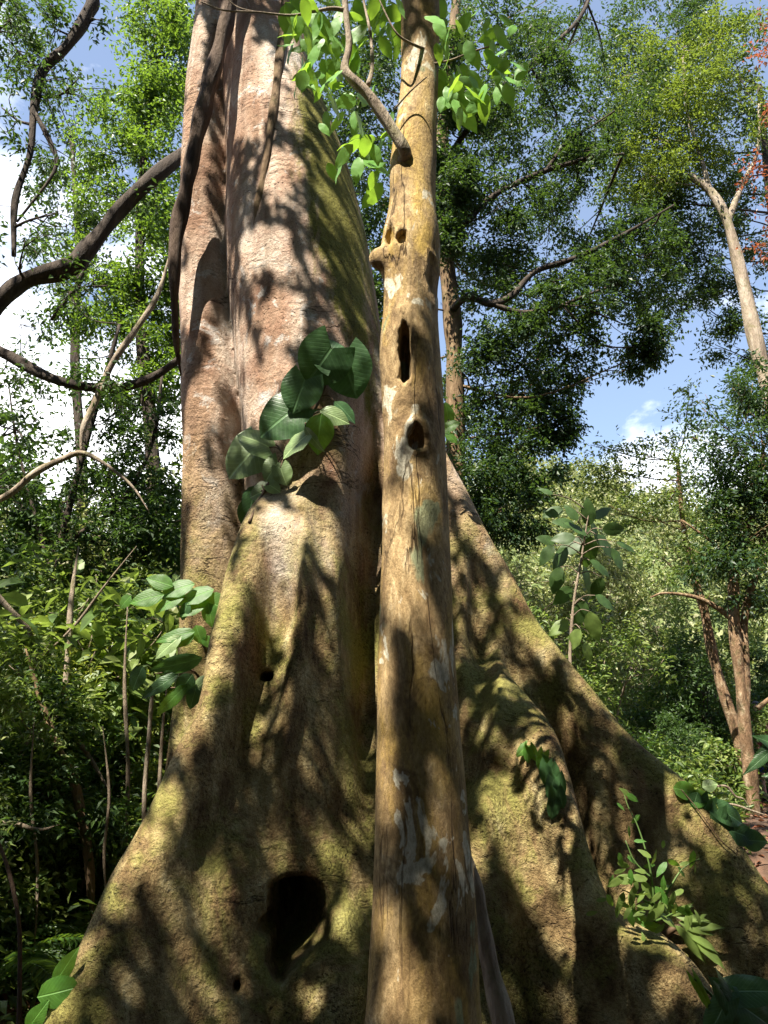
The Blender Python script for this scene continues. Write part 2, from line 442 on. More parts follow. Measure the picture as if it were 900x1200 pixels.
def soil_mat():
    m, nt, out = mat_new('forest_soil')
    tc = N(nt, 'ShaderNodeTexCoord'); v = tc.outputs['Object']
    c = ramp(nt, noise(nt, v, 1.2, 8, 0.65), [(0.3, (0.03, 0.02, 0.012)), (0.5, (0.09, 0.05, 0.03)), (0.7, (0.16, 0.085, 0.05))])
    gm = ramp(nt, noise(nt, v, 0.12, 4), [(0.45, (0,)), (0.6, (1,))])
    sep = N(nt, 'ShaderNodeSeparateXYZ'); nt.links.new(v, sep.inputs[0])
    far = ramp(nt, mth(nt, 'MULTIPLY', sep.outputs['Y'], 0.01), [(0.16, (0,)), (0.26, (1,))])
    g = ramp(nt, noise(nt, v, 0.9, 8, 0.7), [(0.3, (0.03, 0.05, 0.012)), (0.7, (0.12, 0.15, 0.04))])
    c = mix(nt, far, c, g)
    p = N(nt, 'ShaderNodeBsdfPrincipled'); p.inputs['Roughness'].default_value = 0.95
    nt.links.new(c, p.inputs['Base Color'])
    b = N(nt, 'ShaderNodeBump'); b.inputs['Strength'].default_value = 0.8; b.inputs['Distance'].default_value = 0.05
    nt.links.new(noise(nt, v, 9, 8, 0.7), b.inputs['Height']); nt.links.new(b.outputs[0], p.inputs['Normal'])
    nt.links.new(p.outputs[0], out.inputs[0])
    return m

def plain(name, col, rough=0.7, spec=0.3):
    m, nt, out = mat_new(name)
    tc = N(nt, 'ShaderNodeTexCoord')
    n = ramp(nt, noise(nt, tc.outputs['Object'], 12, 5, 0.65), [(0.3, tuple(0.75 * k for k in col)), (0.7, tuple(1.2 * k for k in col))])
    p = N(nt, 'ShaderNodeBsdfPrincipled'); p.inputs['Roughness'].default_value = rough; p.inputs['Specular IOR Level'].default_value = spec
    nt.links.new(n, p.inputs['Base Color']); nt.links.new(p.outputs[0], out.inputs[0])
    return m

M = {}
M['giant'] = giant_bark()
M['slender'] = slender_bark()
M['soil'] = soil_mat()
M['bark_dark'] = bark_mat('dark_bark', (0.018, 0.013, 0.01), (0.05, 0.037, 0.028), (0.11, 0.085, 0.065), 9)
M['bark_liana'] = bark_mat('liana_bark', (0.03, 0.018, 0.012), (0.085, 0.055, 0.038), (0.17, 0.12, 0.085), 10, bump=0.9)
M['bark_pale'] = bark_mat('pale_bark', (0.14, 0.10, 0.07), (0.30, 0.24, 0.18), (0.48, 0.41, 0.33), 8, moss=(0.14, 0.13, 0.05))
M['bark_brown'] = bark_mat('brown_bark', (0.06, 0.035, 0.018), (0.17, 0.11, 0.06), (0.32, 0.23, 0.13), 8, moss=(0.10, 0.085, 0.03))
M['bark_flaky'] = bark_mat('flaking_bark', (0.07, 0.04, 0.022), (0.22, 0.135, 0.075), (0.50, 0.40, 0.27), 14, moss=(0.10, 0.09, 0.035), bump=1.0, stretch=(1, 1, 0.45))
M['twig'] = bark_mat('twig_bark', (0.10, 0.075, 0.05), (0.22, 0.17, 0.12), (0.36, 0.30, 0.22), 12)
M['leaf_canopy'] = leaf_mat('canopy_leaf', [(0.012, 0.03, 0.008), (0.025, 0.06, 0.012), (0.045, 0.10, 0.018)], (0.16, 0.30, 0.03), 0.32, 0.48)
M['leaf_dark'] = leaf_mat('dark_leaf', [(0.014, 0.034, 0.010), (0.035, 0.072, 0.018), (0.075, 0.13, 0.032)], (0.13, 0.24, 0.03), 0.28, 0.5, 0.35)
M['leaf_tall'] = leaf_mat('tall_tree_leaf', [(0.010, 0.028, 0.013), (0.022, 0.054, 0.022), (0.05, 0.095, 0.03)], (0.14, 0.25, 0.03), 0.25, 0.5, 0.38)
M['leaf_bright'] = leaf_mat('bright_leaf', [(0.016, 0.045, 0.010), (0.04, 0.10, 0.015), (0.09, 0.17, 0.022)], (0.26, 0.42, 0.035), 0.36, 0.45)
M['leaf_mid'] = leaf_mat('understory_leaf', [(0.03, 0.06, 0.014), (0.08, 0.14, 0.03), (0.15, 0.21, 0.05), (0.24, 0.27, 0.09)], (0.30, 0.42, 0.06), 0.36, 0.48, 0.4)
M['leaf_yellow'] = leaf_mat('yellow_green_leaf', [(0.05, 0.08, 0.012), (0.11, 0.15, 0.02), (0.18, 0.20, 0.04)], (0.40, 0.46, 0.05), 0.4, 0.4)
M['leaf_sunny'] = leaf_mat('sunny_leaf', [(0.03, 0.065, 0.012), (0.07, 0.12, 0.018), (0.13, 0.18, 0.03)], (0.30, 0.40, 0.04), 0.36, 0.48, 0.4)
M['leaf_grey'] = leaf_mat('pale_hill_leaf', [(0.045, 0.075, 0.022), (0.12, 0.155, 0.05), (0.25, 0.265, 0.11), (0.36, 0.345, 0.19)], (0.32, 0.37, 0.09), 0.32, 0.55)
M['leaf_red'] = leaf_mat('red_leaf', [(0.12, 0.03, 0.02), (0.22, 0.06, 0.03), (0.12, 0.10, 0.04)], (0.45, 0.13, 0.05), 0.4, 0.4)
M['leaf_philo'] = leaf_mat('climber_leaf', [(0.028, 0.075, 0.026), (0.05, 0.11, 0.038)], (0.14, 0.30, 0.05), 0.25, 0.36, 0.5, True)
M['leaf_philo_lit'] = leaf_mat('lit_climber_leaf', [(0.12, 0.20, 0.07), (0.22, 0.30, 0.13)], (0.30, 0.42, 0.12), 0.3, 0.4, 0.5, True)  # lighter copy of the climber leaf, sunlight put into its colour
M['leaf_fresh'] = leaf_mat('fresh_leaf', [(0.03, 0.10, 0.014), (0.065, 0.16, 0.024)], (0.36, 0.60, 0.05), 0.4, 0.48, 0.35, True)
M['litter'] = leaf_mat('fallen_leaf', [(0.10, 0.035, 0.02), (0.24, 0.09, 0.045), (0.34, 0.16, 0.09), (0.14, 0.08, 0.05)], (0.2, 0.08, 0.03), 0.1, 0.6, 0.3)
M['stem_green'] = plain('green_stem', (0.07, 0.12, 0.03), 0.5)
M['stem_brown'] = plain('brown_stem', (0.09, 0.055, 0.03), 0.7)

# ------------------------------------------------------------------ implicit surfaces for the two big trunks
def smin(a, b, k):
    h = np.maximum(k - np.abs(a - b), 0) / k
    return np.minimum(a, b) - h * h * k * 0.25
def smax(a, b, k): return -smin(-a, -b, k)

def cap2(X, Y, a, b, ra, rb):
    bx, by = b[0] - a[0], b[1] - a[1]
    t = np.clip(((X - a[0]) * bx + (Y - a[1]) * by) / (bx * bx + by * by + 1e-9), 0, 1)
    return np.hypot(X - a[0] - t * bx, Y - a[1] - t * by) - (ra + t * (rb - ra))

class Keys:
    """rows keyed by height z, smoothly interpolated"""
    def __init__(s, rows):
        r = np.array(sorted([tuple(map(float, q)) for q in rows])); s.z = r[:, 0]; s.v = r[:, 1:]
        s.m = np.gradient(s.v, s.z, axis=0) if len(r) > 2 else np.zeros_like(s.v)
    def __call__(s, z):
        z = float(np.clip(z, s.z[0], s.z[-1])); i = int(np.clip(np.searchsorted(s.z, z) - 1, 0, len(s.z) - 2))
        h = s.z[i + 1] - s.z[i]; t = (z - s.z[i]) / h
        h00 = 2 * t ** 3 - 3 * t ** 2 + 1; h10 = t ** 3 - 2 * t ** 2 + t; h01 = -2 * t ** 3 + 3 * t ** 2; h11 = t ** 3 - t ** 2
        return h00 * s.v[i] + h10 * h * s.m[i] + h01 * s.v[i + 1] + h11 * h * s.m[i + 1]

_wr = np.random.default_rng(5)
def make_waves(n, f0, f1, vert=1.0):
    k = unit(_wr.normal(size=(n, 3))) * np.geomspace(f0, f1, n)[:, None]; k[:, 2] *= vert
    return k, _wr.uniform(0, 6.28, n), 1 / np.geomspace(1, f1 / f0, n)
def waves(w, X, Y, z):
    k, ph, am = w
    o = 0
    for i in range(len(ph)):
        o = o + am[i] * np.sin(k[i, 0] * X + k[i, 1] * Y + k[i, 2] * z + ph[i] + 1.3 * np.sin(k[i, 1] * X * 0.6 - k[i, 0] * Y * 0.7 + k[(i + 1) % len(ph), 2] * z * 0.5))
    return o / am.sum()

def surface_nets(vol, org, h):
    """vol[z, y, x] signed distance -> vertices, quads"""
    ins = vol < 0
    nz, ny, nx = vol.shape
    cnt = np.zeros((nz - 1, ny - 1, nx - 1), np.int8)
    for dz in (0, 1):
        for dy in (0, 1):
            for dx in (0, 1):
                cnt += ins[dz:nz - 1 + dz, dy:ny - 1 + dy, dx:nx - 1 + dx]
    act = (cnt > 0) & (cnt < 8)
    cz, cy, cx = np.nonzero(act)
    idx = np.full(act.shape, -1, np.int64); idx[cz, cy, cx] = np.arange(len(cz))
    acc = np.zeros((len(cz), 3)); num = np.zeros(len(cz))
    cor = [(a, b, c) for a in (0, 1) for b in (0, 1) for c in (0, 1)]
    for i, a in enumerate(cor):
        for b in cor[i + 1:]:
            if sum(abs(a[k] - b[k]) for k in range(3)) != 1: continue
            va = vol[cz + a[0], cy + a[1], cx + a[2]]; vb = vol[cz + b[0], cy + b[1], cx + b[2]]
            s = (va < 0) != (vb < 0)
            t = np.where(s, va / np.where(va == vb, 1, va - vb), 0)
            pos = np.stack([a[2] + t * (b[2] - a[2]), a[1] + t * (b[1] - a[1]), a[0] + t * (b[0] - a[0])], -1)
            acc[s] += pos[s]; num[s] += 1
    V = (np.stack([cx, cy, cz], -1) + acc / num[:, None]) * h + np.asarray(org)
    Q = []
    A = ins
    # edges along z, y, x
    def emit(e0, e1, sel):
        a, b, c, d = sel
        q = np.stack([idx[a], idx[b], idx[c], idx[d]], -1)
        flip = A[e1]
        q[flip] = q[flip][:, ::-1]
        Q.append(q[(q >= 0).all(1)])
    z, y, x = np.nonzero(A[:-1, 1:-1, 1:-1] != A[1:, 1:-1, 1:-1]); y += 1; x += 1
    emit((z, y, x), (z + 1, y, x), ((z, y - 1, x - 1), (z, y, x - 1), (z, y, x), (z, y - 1, x)))
    z, y, x = np.nonzero(A[1:-1, :-1, 1:-1] != A[1:-1, 1:, 1:-1]); z += 1; x += 1
    emit((z, y, x), (z, y + 1, x), ((z - 1, y, x - 1), (z - 1, y, x), (z, y, x), (z, y, x - 1)))
    z, y, x = np.nonzero(A[1:-1, 1:-1, :-1] != A[1:-1, 1:-1, 1:]); z += 1; y += 1
    emit((z, y, x), (z, y, x + 1), ((z - 1, y - 1, x), (z, y - 1, x), (z, y, x), (z - 1, y, x)))
    return V, np.concatenate(Q)

def implicit(fn, lo, hi, h):
    xs = np.arange(lo[0], hi[0], h); ys = np.arange(lo[1], hi[1], h); zs = np.arange(lo[2], hi[2], h)
    X, Yg = np.meshgrid(xs, ys)
    vol = np.empty((len(zs), len(ys), len(xs)), np.float32)
    for k, z in enumerate(zs): vol[k] = fn(float(z), X, Yg)
    vol[0] = np.abs(vol[0]) + h; vol[-1] = np.abs(vol[-1]) + h
    return surface_nets(vol, lo, h)

def zk(py, px, Y, *rest):
    p = P(px, py, Y); return (p[2], p[0], Y) + rest

def lobe_keys(rows):            # rows: (py, px left edge, px right edge, Y)
    out = []
    for py, l, r, Y in rows:
        c = P((l + r) / 2, py, Y); out.append((c[2], c[0], Y, (r - l) / 2 * pxm(py, Y)))
    return Keys(out)

MAIN = lobe_keys([(-260, 262, 345, 6.15), (0, 260, 350, 6.15), (100, 262, 374, 6.15), (200, 268, 410, 6.15), (300, 268, 434, 6.15), (400, 276, 452, 6.15), (500, 286, 478, 6.15),
                  (600, 290, 500, 6.2), (700, 280, 520, 6.2), (850, 268, 545, 6.2), (1000, 240, 580, 6.2), (1250, 205, 610, 6.2)])
LEFT = lobe_keys([(-260, 245, 290, 6.2), (0, 233, 272, 6.2), (100, 221, 270, 6.2), (200, 213, 270, 6.2), (300, 207, 268, 6.2), (400, 211, 274, 6.2), (500, 215, 284, 6.2),
                  (600, 216, 288, 6.25), (700, 215, 290, 6.3), (800, 209, 285, 6.3), (900, 197, 275, 6.35), (1100, 180, 270, 6.4)])
def crest(rows):                # rows: (py, px of the silhouette, side, Y, ridge radius, root radius)
    out = []
    for py, px, side, Y, r, rr in rows:
        c = P(px + side * r / pxm(py, Y), py, Y); out.append((c[2], c[0], Y, r, rr))
    return Keys(out)
BUT_L = crest([(480, 312, 1, 5.75, .10, .3), (560, 298, 1, 5.58, .11, .30), (600, 286, 1, 5.45, .12, .32), (680, 266, 1, 5.22, .15, .38), (760, 246, 1, 5.05, .15, .40), (850, 226, 1, 4.88, .15, .42), (910, 197, 1, 4.78, .15, .45),
               (975, 164, 1, 4.68, .15, .5), (1040, 124, 1, 4.58, .16, .55), (1100, 91, 1, 4.5, .17, .6), (1165, 60, 1, 4.42, .18, .62), (1260, 15, 1, 4.3, .2, .65)])
BUT_R = crest([(470, 500, -1, 6.2, .10, .25), (530, 524, -1, 6.15, .12, .28), (600, 563, -1, 6.08, .13, .3), (660, 601, -1, 6.02, .14, .32), (735, 642, -1, 5.95, .15, .34), (800, 692, -1, 5.88, .15, .36),
               (870, 752, -1, 5.8, .16, .38), (910, 800, -1, 5.74, .16, .4), (960, 850, -1, 5.68, .17, .42), (1040, 903, -1, 5.6, .19, .46), (1160, 985, -1, 5.5, .22, .5)])
BUT_M = crest([(700, 575, -1, 5.8, .07, .3), (760, 596, -1, 5.62, .08, .3), (810, 620, -1, 5.42, .11, .32), (860, 652, -1, 5.22, .13, .34), (930, 676, -1, 5.08, .13, .36), (1000, 700, -1, 4.98, .14, .38), (1070, 745, -1, 4.88, .15, .42),
               (1120, 800, -1, 4.78, .17, .45), (1200, 860, -1, 4.68, .2, .5)])
COLM = lobe_keys([(860, 556, 600, 5.3), (950, 545, 600, 5.12), (1050, 543, 602, 5.02), (1250, 540, 616, 4.92)])
BULGE = lobe_keys([(1000, 375, 425, 5.25), (1080, 372, 450, 5.1), (1150, 345, 450, 4.98), (1260, 320, 460, 4.85)])
Z_BL, Z_BR, Z_BM = P(300, 500, 5.62)[2], P(500, 470, 6.2)[2], P(590, 690, 5.75)[2]
Z_CO, Z_BU = P(575, 860, 5.3)[2], P(400, 1000, 5.25)[2]
W1, W2, W3 = make_waves(7, 2.2, 7, 0.45), make_waves(7, 9, 26, 0.5), make_waves(5, 5, 12, 0.12)
HOLE_Y = 4.95
HK = []
for hy, hl, hr in [(1152, 325, 332), (1140, 319, 340), (1125, 315, 356), (1110, 314, 374), (1090, 313, 386), (1065, 312, 390), (1045, 315, 386), (1034, 322, 378), (1030, 330, 368)]:
    a_, b_ = P(hl, hy, HOLE_Y), P(hr, hy, HOLE_Y); HK.append((a_[2], a_[0], b_[0]))
HK = Keys(HK)
def line_keys(rows): return Keys([(lambda c: (c[2], c[0], r))(P(a, b, Y)) for a, b, Y, r in rows])
GROOVE = line_keys([(425, 380, 5.6, .0), (432, 480, 5.5, .20), (434, 600, 5.4, .34), (430, 720, 5.3, .38), (426, 850, 5.2, .34), (424, 960, 5.1, .2), (430, 1030, 5.1, .08), (436, 1200, 5.0, .10)])
FOLD = line_keys([(352, 560, 5.4, .0), (360, 640, 5.35, .06), (352, 760, 5.2, .07), (338, 860, 5.1, .05), (320, 980, 5.0, .0)])
FOLD2 = line_keys([(392, 620, 5.4, .0), (396, 720, 5.35, .05), (408, 840, 5.2, .06), (418, 980, 5.1, .05), (424, 1060, 5.0, .0)])
DENT = line_keys([(318, 600, 5.4, .0), (322, 700, 5.3, .10), (306, 800, 5.1, .13), (280, 900, 5.0, .10), (255, 1000, 4.9, .05), (240, 1100, 4.8, .0)])
RF1 = line_keys([(548, 560, 5.6, .0), (548, 660, 5.6, .06), (545, 760, 5.5, .07), (550, 900, 5.3, .0)])
RF2 = line_keys([(600, 660, 5.7, .0), (592, 740, 5.6, .05), (578, 830, 5.4, .08), (566, 930, 5.2, .05), (560, 1000, 5.1, .0)])
RG = line_keys([(640, 780, 5.7, .0), (662, 860, 5.5, .14), (680, 930, 5.4, .30), (697, 1000, 5.3, .30), (714, 1060, 5.2, .12), (735, 1100, 5.2, .0)])
HOLES = [(P(310, 1085, 4.95), .045, .05), (P(282, 1148, 4.9), .03, .03), (P(312, 793, 5.2), .05, .035)]

def giant(z, X, Y):
    m = MAIN(z); l = LEFT(z)
    d = np.hypot(X - m[0], (Y - m[1]) * 0.95) - m[2]
    d = smin(d, np.hypot(X - m[0] - 0.1, Y - m[1] - 0.8) - m[2] * 0.75, 0.3)
    dl = np.hypot(X - l[0], Y - l[1]) - l[2]
    def fade(zt, w=0.5): return 1.6 * float(smooth(zt - w, zt + 0.25, z)) ** 2
    b = BUT_L(z); d = smin(d, cap2(X, Y, b[:2], (m[0] + 0.05, m[1] - 0.1), b[2], b[3]) + fade(Z_BL, 1.1), 0.36)
    b = BUT_R(z); d = smin(d, cap2(X, Y, b[:2], (m[0] + 0.1, m[1]), b[2], b[3]) + fade(Z_BR), 0.32)
    b = BUT_M(z); d = smin(d, cap2(X, Y, b[:2], (m[0] + 0.3, m[1]), b[2], b[3]) + fade(Z_BM, 1.0), 0.34)
    c = COLM(z); d = smin(d, np.hypot(X - c[0], Y - c[1]) - c[2] + fade(Z_CO, .6), 0.18)
    c = BULGE(z); d = smin(d, np.hypot(X - c[0], Y - c[1]) - c[2] + fade(Z_BU, .5), 0.2)
    # back roots, out of sight behind the trunk
    for ang, rr in ((60, 2.6), (110, 2.2), (160, 2.0)):
        e = max(0.0, 1 - z / 3.6) ** 1.7 * rr
        d = smin(d, cap2(X, Y, (m[0] + math.cos(R(ang)) * (0.6 + e), 6.6 + math.sin(R(ang)) * (0.6 + e)), (m[0], 6.6), .14, .3), 0.3)
    d = smin(d, dl, 0.03)
    rg = float(1 - smooth(3.2, 5.2, z)); d = d + (0.04 + .02 * rg) * waves(W1, X, Y, z) + (0.010 + .014 * rg) * waves(W2, X, Y, z) + 0.02 * waves(W3, X, Y, z)
    front = (Y < m[1] - 0.2)
    for K_, sg, wd in ((GROOVE, 1, .15), (FOLD, -1.4, .06), (FOLD2, -1.2, .05), (DENT, 1.3, .13), (RF1, -1.3, .06), (RF2, -1.4, .07), (RG, 1.0, .085)):
        if K_.z[0] < z < K_.z[-1]:
            gx, ga = K_(z); d = d + sg * max(ga, 0) * np.exp(-((X - gx) / wd) ** 2) * front
    # the dark hollow and small rot holes
    if HK.z[0] - .1 < z < HK.z[-1] + .1:
        xl, xr = HK(z); dep = Y - HOLE_Y
        wob = 0.008 * math.sin(z * 31) + 0.008 * math.sin(z * 83 + 1) + 0.008 * np.sin(Y * 23 + z * 19)
        rim = np.exp(-((X - xr - 0.07) / 0.06) ** 2) * smooth(HK.z[0] - .05, HK.z[0] + .12, z) * (1 - smooth(HK.z[-1] - .14, HK.z[-1], z))
        d = d - 0.045 * rim * (Y < HOLE_Y + 0.35)
        q = np.maximum(xl + wob - X, X - (xr + wob * .6 - np.clip(dep, 0, 1) * 0.35))
        q = np.maximum(q, np.maximum(HK.z[0] + 0.10 * np.clip(dep, 0, .6) - z, z - HK.z[-1]))
        q = np.maximum(q, Y - HOLE_Y - 1.0)
        d = smax(d, -q, 0.025)
    for hp, hx, hz in HOLES:
        q = (np.sqrt(((X - hp[0]) / hx) ** 2 + ((Y - hp[1]) / 0.4) ** 2 + ((z - hp[2]) / hz) ** 2) - 1) * hx
        d = smax(d, -q, 0.015)
    return d

gV, gQ = implicit(giant, (-3.1, 3.9, -0.35), (4.0, 8.6, 11.6), 0.031)
g_mb = MB().add(gV, [gQ])
giant_root = thing('buttressed_giant_tree', 'huge forest tree with flaring mossy buttress roots and a dark hollow at its foot', 'tree', (-0.6, 6.2, 0))
giant_trunk = g_mb.build('trunk', M['giant'], giant_root)
BVH_G = BVHTree.FromPolygons(gV.tolist(), gQ.tolist())

# ---- slender tree in front
SL_Y = 3.2
SLEN = lobe_keys([(-420, 478, 512, SL_Y), (-100, 472, 514, SL_Y), (0, 470, 515, SL_Y), (100, 468, 513, SL_Y), (190, 457, 513, SL_Y), (240, 455, 514, SL_Y), (290, 447, 519, SL_Y), (350, 449, 516, SL_Y), (410, 445, 518, SL_Y), (500, 448, 523, SL_Y),
                  (600, 447, 529, SL_Y), (700, 445, 534, SL_Y), (800, 443, 539, SL_Y), (900, 441, 545, SL_Y), (1000, 439, 552, SL_Y), (1100, 434, 558, SL_Y), (1200, 427, 563, SL_Y), (1330, 405, 580, SL_Y)])
S1, S2, S3 = make_waves(6, 6, 16, 0.35), make_waves(6, 22, 60, 0.4), make_waves(5, 14, 34, 0.06)
KN = [  # (px, py, half width px, half height px, depth m, lip m)
    (474, 428, 6.5, 36, 0.2, 0.016), (487, 527, 10, 12, 0.10, 0.030), (457, 291, 5, 14, 0.05, 0.006), (470, 298, 5, 8, 0.05, 0.005), (507, 338, 7, 20, 0.02, 0.008)]
KNOB = P(441, 303, SL_Y - 0.06)
def slender(z, X, Y):
    m = SLEN(z)
    d = np.hypot(X - m[0], Y - m[1]) - m[2]
    d = d + 0.015 * waves(S1, X, Y, z) + 0.004 * waves(S2, X, Y, z) + 0.016 * waves(S3, X, Y, z)
    d = smin(d, np.sqrt((X - KNOB[0]) ** 2 + (Y - KNOB[1]) ** 2 + (z - KNOB[2]) ** 2 * 0.6) - 0.034, 0.06)
    for px, py, hw, hh, dep, lip in KN:
        s = pxm(py, SL_Y); k = P(px, py, SL_Y); ax, az = hw * s, hh * s * 1.12
        if abs(z - k[2]) > az + 0.12: continue
        ys = m[1] - math.sqrt(max(m[2] ** 2 - (k[0] - m[0]) ** 2, 1e-4))
        rag = 1 + 0.09 * math.sin(z * 60 + px) + 0.09 * np.sin(X * 140 + z * 40)
        e = np.sqrt(((X - k[0]) / ax) ** 2 + ((z - k[2]) / az) ** 2) * rag
        ring = np.exp(-((e - 1.35) / 0.35) ** 2) * (1.0 if z > k[2] else 0.5)
        d = d - lip * ring * (Y < m[1])
        q = (np.sqrt((((X - k[0]) / ax) ** 2 + ((z - k[2]) / az) ** 2) * rag ** 2 + ((Y - ys) / dep) ** 2) - 1) * min(ax, dep)
        d = smax(d, -q, 0.012)
    return d
sV, sQ = implicit(slender, (-0.28, 2.86, -0.2), (0.52, 3.56, 7.4), 0.0125)
slender_root = thing('slender_tree', 'slim ochre-barked tree with knot holes standing right in front of the giant tree', 'tree', (0.14, SL_Y, 0))
MB().add(sV, [sQ]).build('trunk', M['slender'], slender_root)
BVH_S = BVHTree.FromPolygons(sV.tolist(), sQ.tolist())

def on_giant(px, py, off=0.03, default=6.0):
    d = unit(ray(px, py))
    h = BVH_G.ray_cast(Vector(CAM), Vector(d))
    if h[0] is None: return P(px, py, default)
    return np.array(h[0]) - d * off

def on_slender(px, py, off=0.0):
    d = unit(ray(px, py))
    h = BVH_S.ray_cast(Vector(CAM), Vector(d))
    if h[0] is None: return P(px, py, SL_Y)
    return np.array(h[0]) - d * off

# ------------------------------------------------------------------ ground
def ground_sheet():
    xs = np.unique(np.concatenate([np.arange(-160, -20, 5.), np.arange(-20, -8, 1.), np.arange(-8, 9, 0.22), np.arange(9, 24, 1.), np.arange(24, 161, 5.)]))
    ys = np.unique(np.concatenate([np.arange(-110, -12, 6.), np.arange(-12, 3, 1.), np.arange(3, 17, 0.25), np.arange(17, 40, 1.5), np.arange(40, 190, 5.)]))
    X, Y = np.meshgrid(xs, ys); Z = terrain(X, Y)
    n = len(xs); i = np.arange(len(ys) - 1)[:, None] * n + np.arange(n - 1)
    q = np.stack([i, i + 1, i + n + 1, i + n], -1).reshape(-1, 4)
    kind(MB().add(np.stack([X, Y, Z], -1).reshape(-1, 3), [q]).build('ground', M['soil']), 'structure', 'dark forest floor rising into hills behind the trees')
ground_sheet()

def tz(x, y): return float(terrain(x, y))

# fallen leaves
n = 26000
lx = rng.uniform(-7, 13, n); ly = rng.uniform(2, 22, n)
lp = np.stack([lx, ly, terrain(lx, ly) + 0.012 + rng.uniform(0, .03, n)], -1)
mb = MB(); leaves(mb, lp, rnd_dir(n, 0.15), np.array([0, 0, 1.]) + rng.normal(size=(n, 3)) * 0.35, rng.uniform(.06, .16, n), rng.uniform(.03, .07, n))
kind(mb.build('leaf_litter', M['litter'], None, False), 'stuff', 'reddish fallen leaves covering the forest floor')

